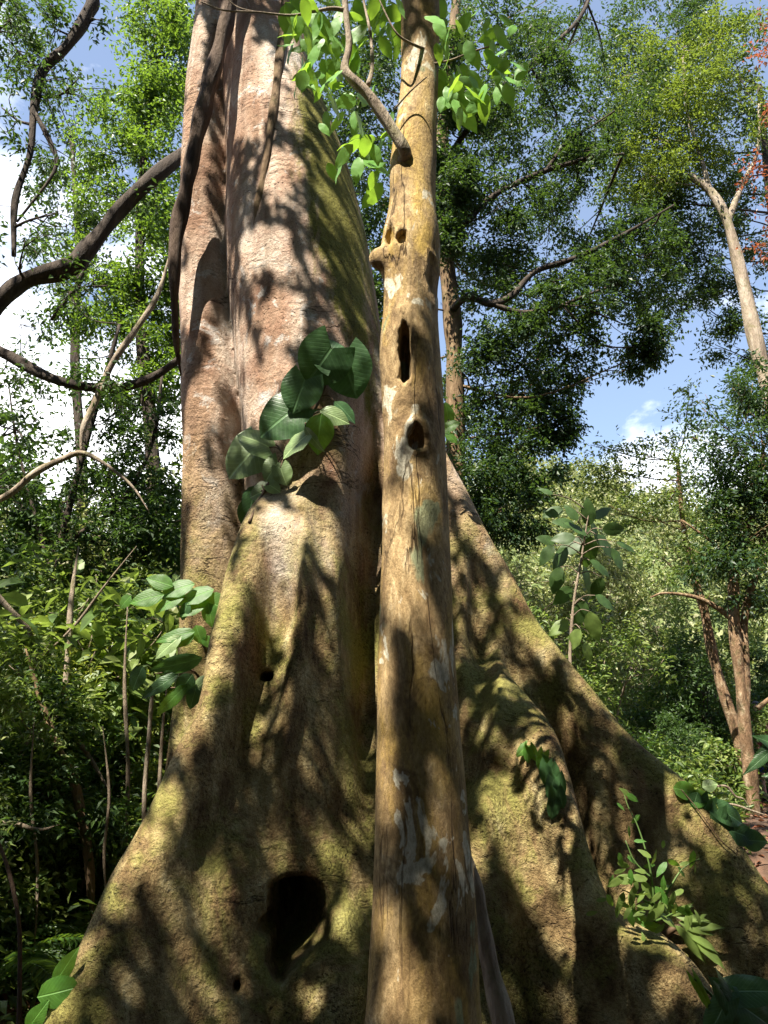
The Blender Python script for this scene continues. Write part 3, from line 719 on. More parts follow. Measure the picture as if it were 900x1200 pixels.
# ------------------------------------------------------------------ canopy added unseen over the viewer as the giant's crown, shaped to cast dappled shade
LIT = [  # wanted sun patches on the bark: gaps cut in the canopy above (photo px: x, y, rx, ry, turn)
    # left lobe
    (228, 90, 9, 70, 6), (222, 170, 9, 40, 6), (232, 262, 16, 32, 0), (228, 345, 18, 40, 0), (260, 420, 14, 40, 0), (236, 478, 16, 34, 10), (224, 545, 14, 40, 0), (262, 575, 14, 30, 0), (244, 650, 26, 55, 0), (228, 730, 16, 40, 0), (262, 700, 10, 40, 0),
    (236, 300, 14, 40, 0), (232, 200, 10, 60, 6), (246, 610, 22, 60, 0),
    # main shaft
    (298, 110, 22, 55, 8), (345, 78, 10, 24, 0), (346, 128, 12, 22, -15), (326, 205, 20, 26, 20), (312, 290, 26, 24, 10), 
    (331, 375, 22, 32, 5), (326, 436, 16, 20, 10), (284, 405, 9, 30, 0), (300, 470, 15, 26, 0), (352, 560, 9, 36, 14), (370, 552, 5, 20, 12), (390, 250, 9, 14, 20), (395, 365, 8, 14, 0), (345, 40, 12, 14, 0), (285, 40, 10, 20, 0),
    # left buttress crest and its sunny flank
    (312, 628, 16, 26, 0), (300, 662, 22, 24, 0), (282, 700, 16, 34, 15), (266, 745, 16, 30, 15), (250, 792, 16, 26, 15), (238, 830, 12, 18, 10), (222, 868, 18, 22, 20), (196, 940, 18, 24, 30), (174, 985, 22, 24, 30), (196, 1030, 26, 18, 20), (140, 1062, 22, 16, 30),
    (180, 1062, 18, 16, 0), (104, 1120, 18, 22, 30), (88, 1178, 22, 18, 0), (150, 1020, 14, 22, 30),
    (332, 722, 14, 34, -8), (322, 690, 8, 24, -8), (371, 620, 8, 32, -5), (381, 650, 7, 14, 0), 
    (360, 892, 13, 22, 0), (258, 1030, 13, 36, 0), (246, 945, 11, 20, -20), (326, 996, 14, 24, -20), (250, 1075, 12, 26, -10), (212, 1120, 18, 26, 0), (240, 1145, 18, 24, 0), (252, 1185, 26, 16, 0), (392, 1000, 16, 20, 0), (421, 1048, 14, 20, 0),
    (402, 1080, 14, 22, 0), (296, 1062, 9, 22, 0), (282, 1122, 12, 16, 0), (362, 1168, 16, 14, 0), (426, 975, 10, 16, 0), (150, 1150, 10, 18, 0), (300, 850, 6, 10, 0),
    (290, 536, 14, 16, 0), (346, 520, 12, 10, 0), (395, 486, 12, 8, 0), (326, 490, 10, 10, 0), (215, 700, 26, 14, 0), (180, 695, 26, 14, 0), (245, 712, 14, 12, 0), (200, 748, 16, 10, 0),
    # right buttress
    (532, 560, 8, 26, -20), (552, 620, 12, 24, -20), (570, 632, 10, 20, -30), (600, 690, 14, 18, -35), (558, 700, 9, 26, 10), (546, 742, 8, 26, 10), (631, 730, 15, 11, 40), (645, 755, 14, 20, 30), (680, 790, 14, 10, 45), (700, 815, 14, 12, 45),
    (730, 845, 15, 12, 45), (770, 890, 16, 12, 45), (810, 925, 16, 12, 45), (596, 800, 10, 18, 20), (638, 850, 12, 20, -20), (665, 838, 9, 16, 10), (614, 885, 12, 20, 10), (564, 1000, 12, 28, 0), 
    (610, 930, 10, 24, 20), (690, 1022, 12, 18, -20), (746, 965, 18, 24, 0), (764, 942, 20, 18, 0), (796, 945, 16, 16, 30), (790, 1012, 12, 22, 0), (796, 1035, 10, 16, 0), (730, 1062, 10, 16, 0), (796, 1138, 13, 18, 0), (774, 1160, 14, 22, 0), (834, 998, 10, 12, 0),
    (888, 1038, 12, 14, 40), (860, 975, 12, 12, 45), (600, 1160, 7, 20, 0), (745, 1030, 8, 20, 0),
    # slender tree
    (488, 610, 20, 24, 0), (462, 690, 10, 30, 0), (505, 740, 10, 26, 0), (525, 1000, 10, 30, 0), 
    (488, 120, 14, 70, 0), (480, 205, 16, 34, 0), (500, 230, 14, 30, 0), (470, 262, 16, 20, 0), (500, 275, 12, 16, 0), (466, 318, 14, 22, 0), (490, 312, 10, 18, 0), (460, 365, 9, 30, 0), (488, 375, 14, 18, 0), (456, 430, 7, 30, 0), (500, 445, 13, 26, 0), (455, 490, 9, 40, 0),
    (480, 470, 9, 14, 0), (515, 420, 5, 40, 0), (458, 560, 9, 34, 0), (484, 575, 12, 16, 0), (510, 540, 9, 34, 0), (486, 650, 12, 24, 0), (456, 640, 7, 40, 0), (520, 620, 6, 40, 0), (470, 720, 9, 20, 0), (500, 700, 8, 14, 0), (452, 800, 6, 50, 0), (500, 800, 7, 30, 0), (452, 930, 8, 60, 0), (520, 940, 7, 40, 0),
    (470, 1150, 20, 30, 10), (456, 1085, 14, 22, 0), (500, 1180, 14, 16, 0), (530, 1140, 10, 24, 0), (545, 1010, 5, 40, 0), (500, 1060, 8, 24, 0), (545, 1180, 8, 18, 0),
]
LIT = np.array(LIT, float)
def sunlit_gap(px, py, grow=0.0):
    a = np.radians(LIT[:, 4]); dx = px - LIT[:, 0]; dy = py - LIT[:, 1]
    x = dx * np.cos(a) + dy * np.sin(a); y = -dx * np.sin(a) + dy * np.cos(a)
    return bool((((x / (LIT[:, 2] + grow)) ** 2 + (y / (LIT[:, 3] + grow)) ** 2) < 1).any())

# openings cut overhead so the sun reaches these plants
SU = unit(np.cross(SUN, [0, 0, 1.0])); SV = np.cross(SU, SUN)
GAPS = [(P(a, b, Y), r) for a, b, Y, r in [(205, 700, 5.3, .26), (165, 702, 5.3, .16), (240, 712, 5.3, .14), (205, 750, 5.3, .13), (290, 535, 5.0, .18), (347, 520, 5.0, .13), (395, 485, 5.0, .10), (326, 490, 5.0, .12),
        (735, 1050, 4.7, .14), (770, 1062, 4.7, .14), (795, 1010, 4.7, .10), (740, 960, 4.7, .10), (70, 1150, 4.3, .16), (806, 930, 5.5, .12), (676, 640, 8.6, .3),
        (365, 60, 3.0, .3), (400, 110, 3.0, .25), (530, 90, 3.0, .2), (400, 180, 3.0, .15)]]
GP = np.array([[np.dot(p, SU), np.dot(p, SV), r] for p, r in GAPS])
def near_gap(p):
    a, b = np.dot(p, SU), np.dot(p, SV)
    return bool((((GP[:, 0] - a) ** 2 + (GP[:, 1] - b) ** 2) < (GP[:, 2] + .05) ** 2).any())

def shade_canopy():
    top = np.array([-1.32, 6.2, 11.3])
    # limbs
    ends = [(-7.5, 1.5, 10.4), (-6.0, 4.0, 10.4), (3.0, 2.6, 10.6), (2.6, 7.5, 13.5), (-4.5, 8.5, 13.5), (-1.3, 10, 13.5)]
    for e in ends:
        mb = MB(); e = np.array(e); s = top + (e - top) * 0.03
        mid = top * 0.5 + e * 0.5 + np.array([rng.normal() * .3, rng.normal() * .3, .35])
        tube(mb, [s + [0, 0, -.5], s + [0, 0, .2], mid, e], [.20, .16, .09, .03], 10, 5, .08)
        for _ in range(5):
            t = rng.uniform(.45, .95); b = mid * (1 - t) + e * t; o = b + rnd_dir(1)[0] * [1.3, 1.3, .4]
            tube(mb, [b, (b + o) / 2 + [0, 0, .15], o], [.03, .02, .008], 6, 4)
        mb.build('limb', M['bark_brown'], giant_root)
    n = 12400; k = 10
    px = rng.uniform(-7.2, 3.6, n); py = rng.uniform(-3.6, 5.0, n); o_ = np.arange(n) > 9600
    px[o_] = rng.uniform(-13, 11, o_.sum()); py[o_] = rng.uniform(-12, 4.0, o_.sum())
    base = np.stack([px, py, 9.9 + 1.5 * np.clip(py - .6, 0, 2.6) + rng.normal(0, .3, n)], -1)
    out = rnd_dir(n, .35)
    s = rng.uniform(0, .55, (n, k))
    pos = (base[:, None] + out[:, None] * s[..., None] + rng.normal(size=(n, k, 3)) * .08).reshape(-1, 3)
    d = unit(np.repeat(out, k, 0) * .5 + rnd_dir(n * k, .4)); nr = unit(np.array([0, 0, 1.]) * .7 + SUN * .6 + rng.normal(size=(n * k, 3)) * .45)
    keep = np.ones(len(pos), bool)
    u = rng.uniform(0, 1, len(pos))
    dn = Vector(-SUN); hits = np.zeros(len(pos), bool)
    for i, p in enumerate(pos):
        v = Vector(p + d[i] * 0.07)
        hs = BVH_S.ray_cast(v, dn); h = hs if hs[0] is not None else BVH_G.ray_cast(v, dn); hits[i] = h[0] is not None
        if h[0] is None:
            tl_ = (p[2] - .5) / SUN[2]; yl = p[1] - SUN[1] * tl_
            keep[i] = u[i] < (0.06 if yl > 8.0 else 0.35 if yl > 5.8 else 0.92)
            if near_gap(p): keep[i] = False
            continue
        x, y = project(np.array(h[0]))
        if sunlit_gap(x, y, 9.5 if hs[0] is not None else (2.5 if y > 560 else 4.5)) or near_gap(p): keep[i] = u[i] < 0.01
    mb = MB(); L = rng.uniform(.09, .15, keep.sum()) * np.where(np.repeat(o_, k)[keep] & ~hits[keep], 2.3, 1.0)
    leaves(mb, pos[keep], d[keep], nr[keep], L, L * .5, T_OVAL)
    mb.build('crown', M['leaf_canopy'], giant_root, False)  # unseen leaf screen, left open where sun patches should land
shade_canopy()

# ------------------------------------------------------------------ trees around
def clump(px, py, r, Y, wgt=1.0, fx=1.0, fz=1.0):
    c = P(px, py, Y); s = r * pxm(py, Y)
    return (c[0], c[1], c[2], s * fx, s * 1.1, s * fz, wgt)

def limb_px(mb, rows, seg=8, wob=0.15, n=6):
    """rows: px, py, Y, radius in px"""
    pts = [P(a, b, Y) for a, b, Y, r in rows]; rad = [r * pxm(b, Y) for a, b, Y, r in rows]
    return tube(mb, pts, rad, seg, n, wob)

def twigs_to(mbs, trunk_pts, clumps, r0=0.035, n_sub=5, sag=0.1):
    tp = np.concatenate(trunk_pts); own = np.concatenate([np.full(len(a), i) for i, a in enumerate(trunk_pts)])
    for cl in clumps:
        c = np.array(cl[:3]); rad = np.array(cl[3:6])
        cost = np.linalg.norm(tp - c, axis=1) + np.maximum(tp[:, 2] - c[2] + .2, 0) * 2
        a = tp[int(np.argmin(cost))]; mb = mbs[own[int(np.argmin(cost))]]
        m1 = a * .6 + c * .4 + rng.normal(size=3) * .12 * np.linalg.norm(c - a) * .6 + [0, 0, -sag * np.linalg.norm(c - a)]
        ln = np.linalg.norm(c - a); rr = min(max(r0 * (0.5 + ln * 0.25), .012), .09)
        p, _ = tube(mb, [a, m1, c + rng.normal(size=3) * rad * .15], [rr, rr * .7, rr * .35], 6, 4, .06)
        for _ in range(n_sub):
            b = p[rng.integers(len(p) // 2, len(p))]; e = c + rnd_dir(1)[0] * rad * rng.uniform(.6, 1.0)
            tube(mb, [b, (b + e) / 2 + rng.normal(size=3) * rad * .12, e], [rr * .4, rr * .25, .004], 5, 3)

def tree(name, label, base, trunks, clumps, bark, leafmat, per=60, leafL=.10, ratio=.42, group=None, limbs=(), tpl=T_RHOMB, r0=.035, n_sub=5, lpt=9, twig=.35, cat='tree', **kw):
    t = thing(name, label, cat, base, group)
    pts = []; mbs = []; tm = MB()
    for rows in trunks:
        p, _ = limb_px(tm, rows, 10); pts.append(p); mbs.append(tm)
    for rows in limbs:
        mb = MB(); p, _ = limb_px(mb, rows, 8); pts.append(p); mbs.append(mb)
    if clumps: twigs_to(mbs, pts, clumps, r0, n_sub)
    tm.build('trunk', M[bark], t)
    for mb in mbs[len(trunks):]: mb.build('branch', M['bark_dark' if name == 'spreading_tree' else bark], t)
    if clumps:
        mb = MB(); foliage(mb, clumps, per, leafL, ratio, twig, lpt, tpl, **kw); mb.build('crown', M[leafmat], t, False)
    return t

def gnd(px, Y):
    x = P(px, 900, Y)[0]; return (x, Y, tz(x, Y))

def to_ground(px0, Y, r):       # trunk row at the ground: returns (px, py, Y, r)
    x = P(px0, 900, Y)[0]; p = project([x, Y, tz(x, Y) - .15]); return (float(p[0]), float(p[1]), Y, r)

# left edge tree: dark bare limbs reaching across
YA = 8.2
tree('leaning_tree', 'dark-limbed tree at the left edge, its bare crooked limbs reaching across white sky', gnd(-130, YA),
     [[to_ground(-130, YA, 20), (-120, 800, YA, 18), (-105, 560, YA, 16), (-75, 400, YA, 14), (-60, 200, YA, 12), (-30, 40, YA, 9)]],
     [clump(20, 20, 40, YA, 1), clump(60, 90, 34, YA, .5), clump(170, 230, 30, YA + .3, .5), clump(110, 330, 36, YA, .6), clump(130, 440, 30, YA, .5), clump(20, 60, 45, YA, 1.2), clump(5, 130, 35, YA, .5), clump(-30, 230, 60, YA, .6), clump(60, 30, 30, YA, .35), clump(30, 285, 40, YA - .4, .35), clump(5, 440, 28, YA, .4), clump(20, 505, 34, YA, .5), clump(8, 560, 30, YA, .5), clump(60, 250, 30, YA, .25),
      clump(110, 20, 20, YA, .15), clump(35, 175, 30, YA, .35), clump(95, 100, 26, YA, .25), clump(70, 180, 30, YA, .2)],
     'bark_dark', 'leaf_dark', per=70, leafL=.085, ratio=.45,
     limbs=[[(-85, 430, YA, 14), (-40, 395, YA, 12), (0, 352, YA, 11.5), (32, 328, YA, 10.5), (82, 312, YA, 11), (108, 286, YA, 10.5), (142, 244, YA, 9), (184, 205, YA, 8.5), (240, 160, YA + .3, 7)],
            [(-90, 480, YA, 8), (-40, 398, YA, 7), (0, 412, YA, 6), (60, 443, YA, 6), (122, 455, YA, 5.5), (170, 446, YA, 5), (214, 418, YA, 4), (260, 380, YA, 3)],
            [(-40, 60, YA, 9), (40, -60, YA, 9), (105, -10, YA, 7.5), (100, 20, YA, 7), (78, 55, YA, 6.5), (50, 82, YA, 6), (40, 130, YA, 4.5), (35, 180, YA, 3.8), (18, 235, YA, 4), (16, 300, YA, 2.5)],
            [(40, 130, YA, 3), (60, 170, YA, 3), (64, 200, YA, 2), (20, 260, YA, 1.2)],
            [(108, 286, YA, 4), (92, 330, YA, 2.5), (60, 375, YA, 2)]], twig=.3, lpt=7)

# bright tree behind the giant on the left
YB = 12.5
tree('broadleaf_tree', 'bright green leafy tree filling the gap left of the giant trunk', gnd(190, YB),
     [[to_ground(190, YB, 11), (185, 700, YB, 9), (178, 520, YB, 8), (165, 380, YB, 7), (165, 240, YB, 5), (175, 120, YB, 3)]],
     [clump(185, 40, 44, YB, 1.0), clump(170, 105, 36, YB, 1.0), clump(195, 120, 40, YB, 1.0), clump(130, 165, 40, YB, .8), clump(175, 190, 48, YB, 1.2), clump(120, 230, 36, YB, .6), clump(190, 260, 40, YB, 1), clump(150, 310, 40, YB, .8), clump(195, 330, 36, YB, 1),
      clump(120, 370, 36, YB, .7), clump(170, 390, 44, YB, 1.1), clump(100, 320, 30, YB, .35), clump(200, 440, 22, YB, .5), clump(240, 60, 60, YB, .8), clump(150, 455, 18, YB, .25), clump(205, 10, 36, YB, .9), clump(200, 60, 30, YB, .6)],
     'bark_dark', 'leaf_bright', per=290, leafL=.10, ratio=.45)

YF = 10.5
tree('fine_twigged_tree', 'thin-twigged tree with sparse dark leaves against the white sky on the left', gnd(60, YF),
     [[to_ground(60, YF, 6), (66, 760, YF, 6), (72, 640, YF, 5), (95, 540, YF, 4), (118, 460, YF, 3), (140, 380, YF, 2)], [(72, 640, YF, 3), (140, 590, YF, 3), (178, 520, YF, 2.5), (190, 440, YF, 1.5)], [(68, 700, YF, 2.5), (40, 600, YF, 2), (20, 520, YF, 1.5), (10, 450, YF, 1)]],
     [clump(110, 500, 36, YF, .5), clump(150, 520, 40, YF, .7), clump(185, 500, 30, YF, .6), clump(130, 570, 46, YF, 1), clump(185, 560, 36, YF, 1), clump(70, 580, 34, YF, .5), clump(30, 500, 34, YF, .6), clump(40, 440, 28, YF, .35), clump(90, 430, 26, YF, .3),
      clump(20, 590, 26, YF, .35), clump(190, 610, 34, YF, 1.2), clump(140, 620, 40, YF, 1.2), clump(60, 640, 34, YF, .8), clump(30, 380, 28, YF, .3), clump(140, 480, 24, YF, .3), clump(60, 310, 30, YF, .25)],
     'bark_dark', 'leaf_dark', per=120, leafL=.085, ratio=.45, r0=.011, n_sub=14)
YG = 13.5
tree('dark_leaved_tree', 'dark leafy tree standing far back between the bare limbs and the bright green tree', gnd(95, YG),
     [[to_ground(95, YG, 8), (92, 700, YG, 7), (96, 560, YG, 6), (88, 420, YG, 5), (92, 300, YG, 4), (84, 160, YG, 2.5)]],
     [clump(90, 130, 34, YG, .6), clump(60, 200, 36, YG, .7), clump(110, 250, 36, YG, .8), clump(70, 290, 36, YG, .7), clump(130, 330, 36, YG, .9), clump(160, 470, 36, YG, 1), clump(150, 560, 40, YG, 1.1),
      clump(30, 560, 36, YG, .8), clump(190, 400, 30, YG, .9), clump(80, 600, 44, YG, 1.2), clump(180, 630, 44, YG, 1.3), clump(10, 20, 40, YG, .6), clump(40, 70, 30, YG, .5)],
     'bark_dark', 'leaf_tall', per=170, leafL=.095, ratio=.45, r0=.016, n_sub=5)

# tree behind the slender one: fine blue-green crown hanging to the right
YC = 11.5; YL = 10.9
CC = [clump(560, 40, 60, YC, 1.1), clump(630, 60, 60, YC, 1.1), clump(560, 130, 56, YC, 1.0), clump(640, 150, 60, YC, .9), clump(690, 110, 60, YC, 1.0), clump(600, 210, 60, YC, .8), clump(560, 265, 50, YC, 1.0), clump(660, 230, 56, YC, .9),
      clump(735, 285, 40, YC + .4, 1.0), clump(672, 195, 34, YC, .7), clump(640, 300, 54, YC, .9), clump(590, 310, 48, YC, .9), clump(700, 320, 46, YC, .9), clump(745, 330, 40, YC, 1.0), clump(752, 385, 26, YC, .9), clump(765, 405, 16, YC, .5),
      clump(735, 425, 12, YC, .3), clump(650, 365, 46, YC, 1.0), clump(600, 380, 50, YC, 1.0), clump(665, 410, 34, YC, 1.0), clump(560, 430, 50, YC, 1.2), clump(615, 440, 40, YC, 1.2), clump(650, 500, 22, YC, .9), clump(640, 490, 22, YC, .8),
      clump(575, 500, 46, YC, 1.3), clump(560, 560, 45, YC - .3, 1.2), clump(605, 540, 32, YC, 1.0), clump(600, 590, 40, YC - .3, 1.2), clump(640, 570, 22, YC, .6), clump(560, 610, 40, YC - .3, 1.2), clump(425, 90, 50, YC, 1.1), clump(440, 180, 40, YC, 1.1), clump(435, 290, 36, YC, 1), clump(446, 350, 26, YC, 1), clump(440, 400, 26, YC, 1), clump(420, 130, 60, YC, 1.1), clump(430, 230, 50, YC, 1.0),
      clump(400, 30, 60, YC, 1.0), clump(480, 60, 60, YC, .8), clump(540, 200, 40, YC, .8), clump(770, 300, 30, YC, .7), clump(655, 455, 20, YC, .7)]
r5 = np.random.default_rng(4)
for px, py, r in [(540, 30, 50), (600, 100, 50), (660, 60, 50), (720, 100, 45), (580, 170, 50), (660, 180, 50), (620, 250, 50), (560, 330, 40), (680, 290, 45), (620, 340, 45), (540, 480, 40), (600, 480, 36), (640, 20, 50), (710, 30, 50)]:
    CC.append(clump(px, py, r, YC + 1.3 + r5.uniform(0, 1.2), .5))
# sprays hiding the limbs and the upper trunk
for px, py, r in [(522, 60, 26), (520, 125, 24), (518, 180, 22), (520, 235, 22), (524, 280, 18), (545, 120, 24), (540, 220, 22)]:
    CC.append(clump(px, py, r, 10.5, .8))
for px, py, r in [(610, 368, 20), (650, 335, 20), (720, 300, 24), (700, 350, 20), (600, 235, 24), (700, 165, 26), (580, 130, 28), (640, 80, 30)]:
    CC.append(clump(px, py, r, 10.6, .45))
tree('spreading_tree', 'tall fine-leaved tree whose drooping crown fills the sky right of the slender trunk', gnd(530, YC),
     [[to_ground(530, YC, 17), (533, 700, YC, 14), (533, 450, YC, 11), (531, 380, YC, 10), (522, 300, YC, 9), (516, 200, YC, 8), (525, 90, YC, 6), (540, -40, YC, 4)]],
     CC, 'bark_brown', 'leaf_tall', per=255, leafL=.082, ratio=.45,
     limbs=[[(528, 365, YC, 4.90), (548, 348, YL, 4.55), (575, 356, YL, 4.20), (600, 346, YL, 3.85), (628, 318, YL, 3.50), (680, 300, YL - .1, 2.80), (742, 268, YL - .2, 1.75), (790, 240, YL - .2, 1.05)],
            [(575, 356, YL, 3.15), (610, 366, YL, 2.80), (645, 362, YL, 2.80), (690, 345, YL, 1.75), (730, 330, YL, 1.05)],
            [(519, 290, YC, 4.20), (545, 262, YL, 3.85), (580, 228, YL, 3.50), (640, 200, YL, 3.15), (690, 186, YL, 2.10), (730, 180, YL, 1.05)],
            [(640, 200, YL, 2.45), (665, 165, YL, 2.10), (690, 150, YL, 1.40), (720, 130, YL, 0.84)],
            [(518, 200, YC, 3.50), (545, 155, YL, 3.50), (580, 110, YL, 3.15), (640, 60, YL, 2.80), (680, 20, YL, 2.10), (700, -30, YL, 2.10)]], r0=.022, n_sub=4, twig=.28)

# upper right tree: pale trunk, yellow-green crown
YD = 12.5
tree('pale_trunked_tree', 'tree with a pale slanting trunk and sunny yellow-green crown at the upper right', gnd(985, YD),
     [[to_ground(985, YD, 15), (960, 700, YD, 13), (922, 540, YD, 11), (900, 455, YD, 9.5), (886, 400, YD, 8.5), (868, 322, YD, 7), (852, 258, YD, 6), (832, 224, YD, 5), (808, 205, YD, 3)]],
     [clump(760, 150, 48, YD, .9), clump(800, 110, 50, YD, 1), clump(740, 205, 34, YD, .7), clump(790, 190, 44, YD, .8), clump(840, 150, 46, YD, .8), clump(800, 50, 46, YD, .7), clump(860, 90, 40, YD, .6), clump(850, 30, 40, YD, .5), clump(740, 90, 40, YD, .6)],
     'bark_pale', 'leaf_sunny', per=330, leafL=.085, ratio=.42,
     limbs=[[(853, 262, YD, 4), (862, 235, YD, 3.5), (876, 205, YD, 3), (888, 175, YD, 2), (890, 120, YD, 1.5)],
            [(832, 224, YD, 3), (820, 180, YD, 2.5), (805, 130, YD, 2), (800, 60, YD, 1.5)]], r0=.02, n_sub=4)
YD2 = 13.5
tree('dark_crowned_tree', 'dark small-leaved tree whose hanging sprays stand against blue sky behind the pale trunk', gnd(860, YD2),
     [[to_ground(1010, YD2, 12), (990, 640, YD2, 10), (960, 450, YD2, 8), (930, 330, YD2, 6), (905, 250, YD2, 5), (890, 100, YD2, 3)]],
     [clump(760, 110, 40, YD2, .8), clump(820, 180, 44, YD2, .9), clump(875, 150, 36, YD2, .7), clump(850, 70, 44, YD2, .8), clump(790, 60, 44, YD2, .8), clump(735, 160, 34, YD2, .7), clump(720, 60, 40, YD2, .7), clump(860, 200, 34, YD2, .6), clump(780, 215, 34, YD2, .8), clump(730, 230, 30, YD2, .5),
      clump(820, 250, 40, YD2, .8), clump(790, 290, 36, YD2, .8), clump(830, 310, 36, YD2, .8), clump(805, 345, 26, YD2, .6), clump(850, 345, 22, YD2, .5), clump(865, 385, 18, YD2, .35), clump(885, 300, 26, YD2, .4), clump(870, 240, 30, YD2, .5), clump(838, 405, 14, YD2, .2),
      clump(770, 250, 36, YD2, .8), clump(835, 8, 30, YD2, .5), clump(780, 10, 40, YD2, .6), clump(900, 400, 30, YD2, .5), clump(885, 450, 24, YD2, .5)],
     'bark_dark', 'leaf_tall', per=270, leafL=.085, ratio=.45, r0=.02, n_sub=4)
YR = 11
tree('red_leaved_tree', 'tree with rusty red leaves at the upper right corner', gnd(1080, YR),
     [[to_ground(1080, YR, 12), (1060, 600, YR, 10), (1010, 350, YR, 8), (960, 200, YR, 5), (930, 60, YR, 3)]],
     [clump(918, 60, 34, YR, .4), clump(898, 130, 18, YR, .2), clump(915, 190, 22, YR, .3), clump(905, 245, 14, YR, .2), clump(935, 110, 40, YR, .6), clump(945, 200, 40, YR, .6), clump(897, 285, 9, YR, .15)],
     'bark_brown', 'leaf_red', per=70, leafL=.085, ratio=.5, r0=.018)

# airy trees at the right, in front of the hill
YE = 11.0
tree('twin_stemmed_tree', 'thin twin-stemmed tree with tan peeling bark at the right edge', gnd(880, YE),
     [[(884, 962, YE, 7.5), (880, 910, YE, 7.5), (873, 860, YE, 7.5), (867, 790, YE, 7), (860, 720, YE, 6.5), (862, 660, YE, 5.5), (880, 600, YE, 4), (895, 530, YE, 2.5)],
      [(872, 850, YE, 5), (874, 790, YE, 5), (872, 735, YE, 5), (880, 690, YE, 4), (905, 640, YE, 2.5)]],
     [clump(850, 520, 36, YE, .7, 1.3, .7), clump(890, 500, 30, YE, .6), clump(880, 560, 40, YE, .9, 1.2, .7), clump(840, 590, 36, YE, .7, 1.3, .6), clump(890, 620, 40, YE, 1, 1.2, .7), clump(840, 650, 34, YE, .7, 1.2, .6), clump(885, 690, 40, YE, .8, 1, .7), clump(895, 450, 26, YE, .6), clump(860, 560, 40, YE, 1), clump(900, 580, 40, YE, 1), clump(870, 640, 44, YE, 1), clump(870, 460, 20, YE, .4), clump(820, 480, 18, YE, .2)],
     'bark_flaky', 'leaf_tall', per=190, leafL=.08, ratio=.42, r0=.018, n_sub=5,
     limbs=[[(866, 735, YE, 4), (845, 715, YE, 3), (815, 700, YE, 2.5), (780, 695, YE, 1.5), (762, 700, YE, .8)], [(862, 665, YE, 3), (840, 640, YE, 2), (800, 610, YE, 1.2)], [(888, 830, YE, 3), (905, 818, YE, 3), (930, 812, YE, 2)]])
YE2 = 12.0
tree('airy_tree', 'slender airy tree with flat layered sprays of leaves before the sunlit hill', gnd(880, YE2),
     [[(884, 955, YE2, 7), (870, 880, YE2, 7), (850, 820, YE2, 6.5), (836, 770, YE2, 6), (826, 720, YE2, 5), (812, 670, YE2, 4), (800, 610, YE2, 3), (794, 540, YE2, 2)]],
     [clump(770, 520, 30, YE2, .5, 1.4, .5), clump(725, 525, 18, YE2, .25, 1.6, .4), clump(700, 520, 9, YE2, .12, 1.8, .5), clump(800, 500, 26, YE2, .4, 1.3, .6), clump(740, 560, 34, YE2, .7, 1.6, .45), clump(700, 562, 16, YE2, .3, 1.6, .45), clump(790, 560, 40, YE2, .8, 1.2, .6),
      clump(760, 600, 40, YE2, .8, 1.4, .45), clump(810, 610, 40, YE2, .8, 1.2, .6), clump(720, 595, 22, YE2, .35, 1.5, .4), clump(800, 660, 34, YE2, .6, 1.2, .6), clump(770, 650, 26, YE2, .4, 1.4, .5), clump(808, 470, 14, YE2, .2), clump(695, 545, 12, YE2, .15, 1.5, .5), clump(830, 700, 26, YE2, .5)],
     'bark_flaky', 'leaf_mid', per=85, leafL=.075, ratio=.42, r0=.014, n_sub=5)

# ------------------------------------------------------------------ understory: one of each kind, then copies
def proto(name, label, height, stems, clumps, bark, leafmat, per, leafL, ratio=.42, tpl=T_RHOMB, group=None, **kw):
    t = thing(name, label, 'shrub', (0, 0, 0), group, local=True)
    mb = MB(); pts = []
    for _ in range(stems):
        e = np.array([rng.uniform(-.2, .2) * height, rng.uniform(-.2, .2) * height, height * rng.uniform(.7, .9)])
        p, _r = tube(mb, [[rng.normal() * .06, rng.normal() * .06, -.1], e * [.3, .3, .4] + rng.normal(size=3) * .08, e * [.6, .6, .75], e], [.03 + .006 * height, .025 + .004 * height, .015, .006], 7, 4, .05); pts.append(p)
    cl = []
    for i in range(clumps):
        z = height * rng.uniform(.12, 1.0); sp = .42 * height * (1 - .35 * z / height)
        a = rng.uniform(0, 6.28); rr = math.sqrt(rng.uniform(0, 1)) * sp
        s = height * rng.uniform(.10, .19)
        cl.append((rr * math.cos(a), rr * math.sin(a), z, s * 1.2, s * 1.2, s * .85, rng.uniform(.6, 1.2)))
    twigs_to([mb] * len(pts), pts, cl, .012, 3)
    mb.build('stem', M[bark], t)
    mb = MB(); foliage(mb, cl, per, leafL, ratio, tpl=tpl, **kw); mb.build('foliage', M[leafmat], t, False)
    return t

SH = {}
SH['mid'] = (proto('understory_shrub', '', 3.0, 4, 22, 'twig', 'leaf_mid', 90, .082, .42, lpt=9, twig=.3), 'shrub')
SH['fine'] = (proto('fine_leaved_shrub', '', 3.0, 5, 24, 'twig', 'leaf_yellow', 75, .065, .40, lpt=9, twig=.25), 'shrub')
SH['dark'] = (proto('dark_shrub', '', 2.6, 4, 22, 'bark_dark', 'leaf_dark', 80, .095, .42, lpt=9), 'shrub')
SH['broad'] = (proto('broad_leaved_shrub', '', 2.2, 4, 14, 'twig', 'leaf_mid', 16, .20, .48, T_OVAL, lpt=6, twig=.4, tilt=.4), 'shrub')
SH['pale'] = (proto('pale_shrub', '', 3.0, 4, 24, 'twig', 'leaf_grey', 80, .08, .42, lpt=9), 'shrub')
SH['bright'] = (proto('bright_shrub', '', 2.4, 4, 20, 'twig', 'leaf_bright', 44, .11, .40, T_OVAL, lpt=8), 'shrub')
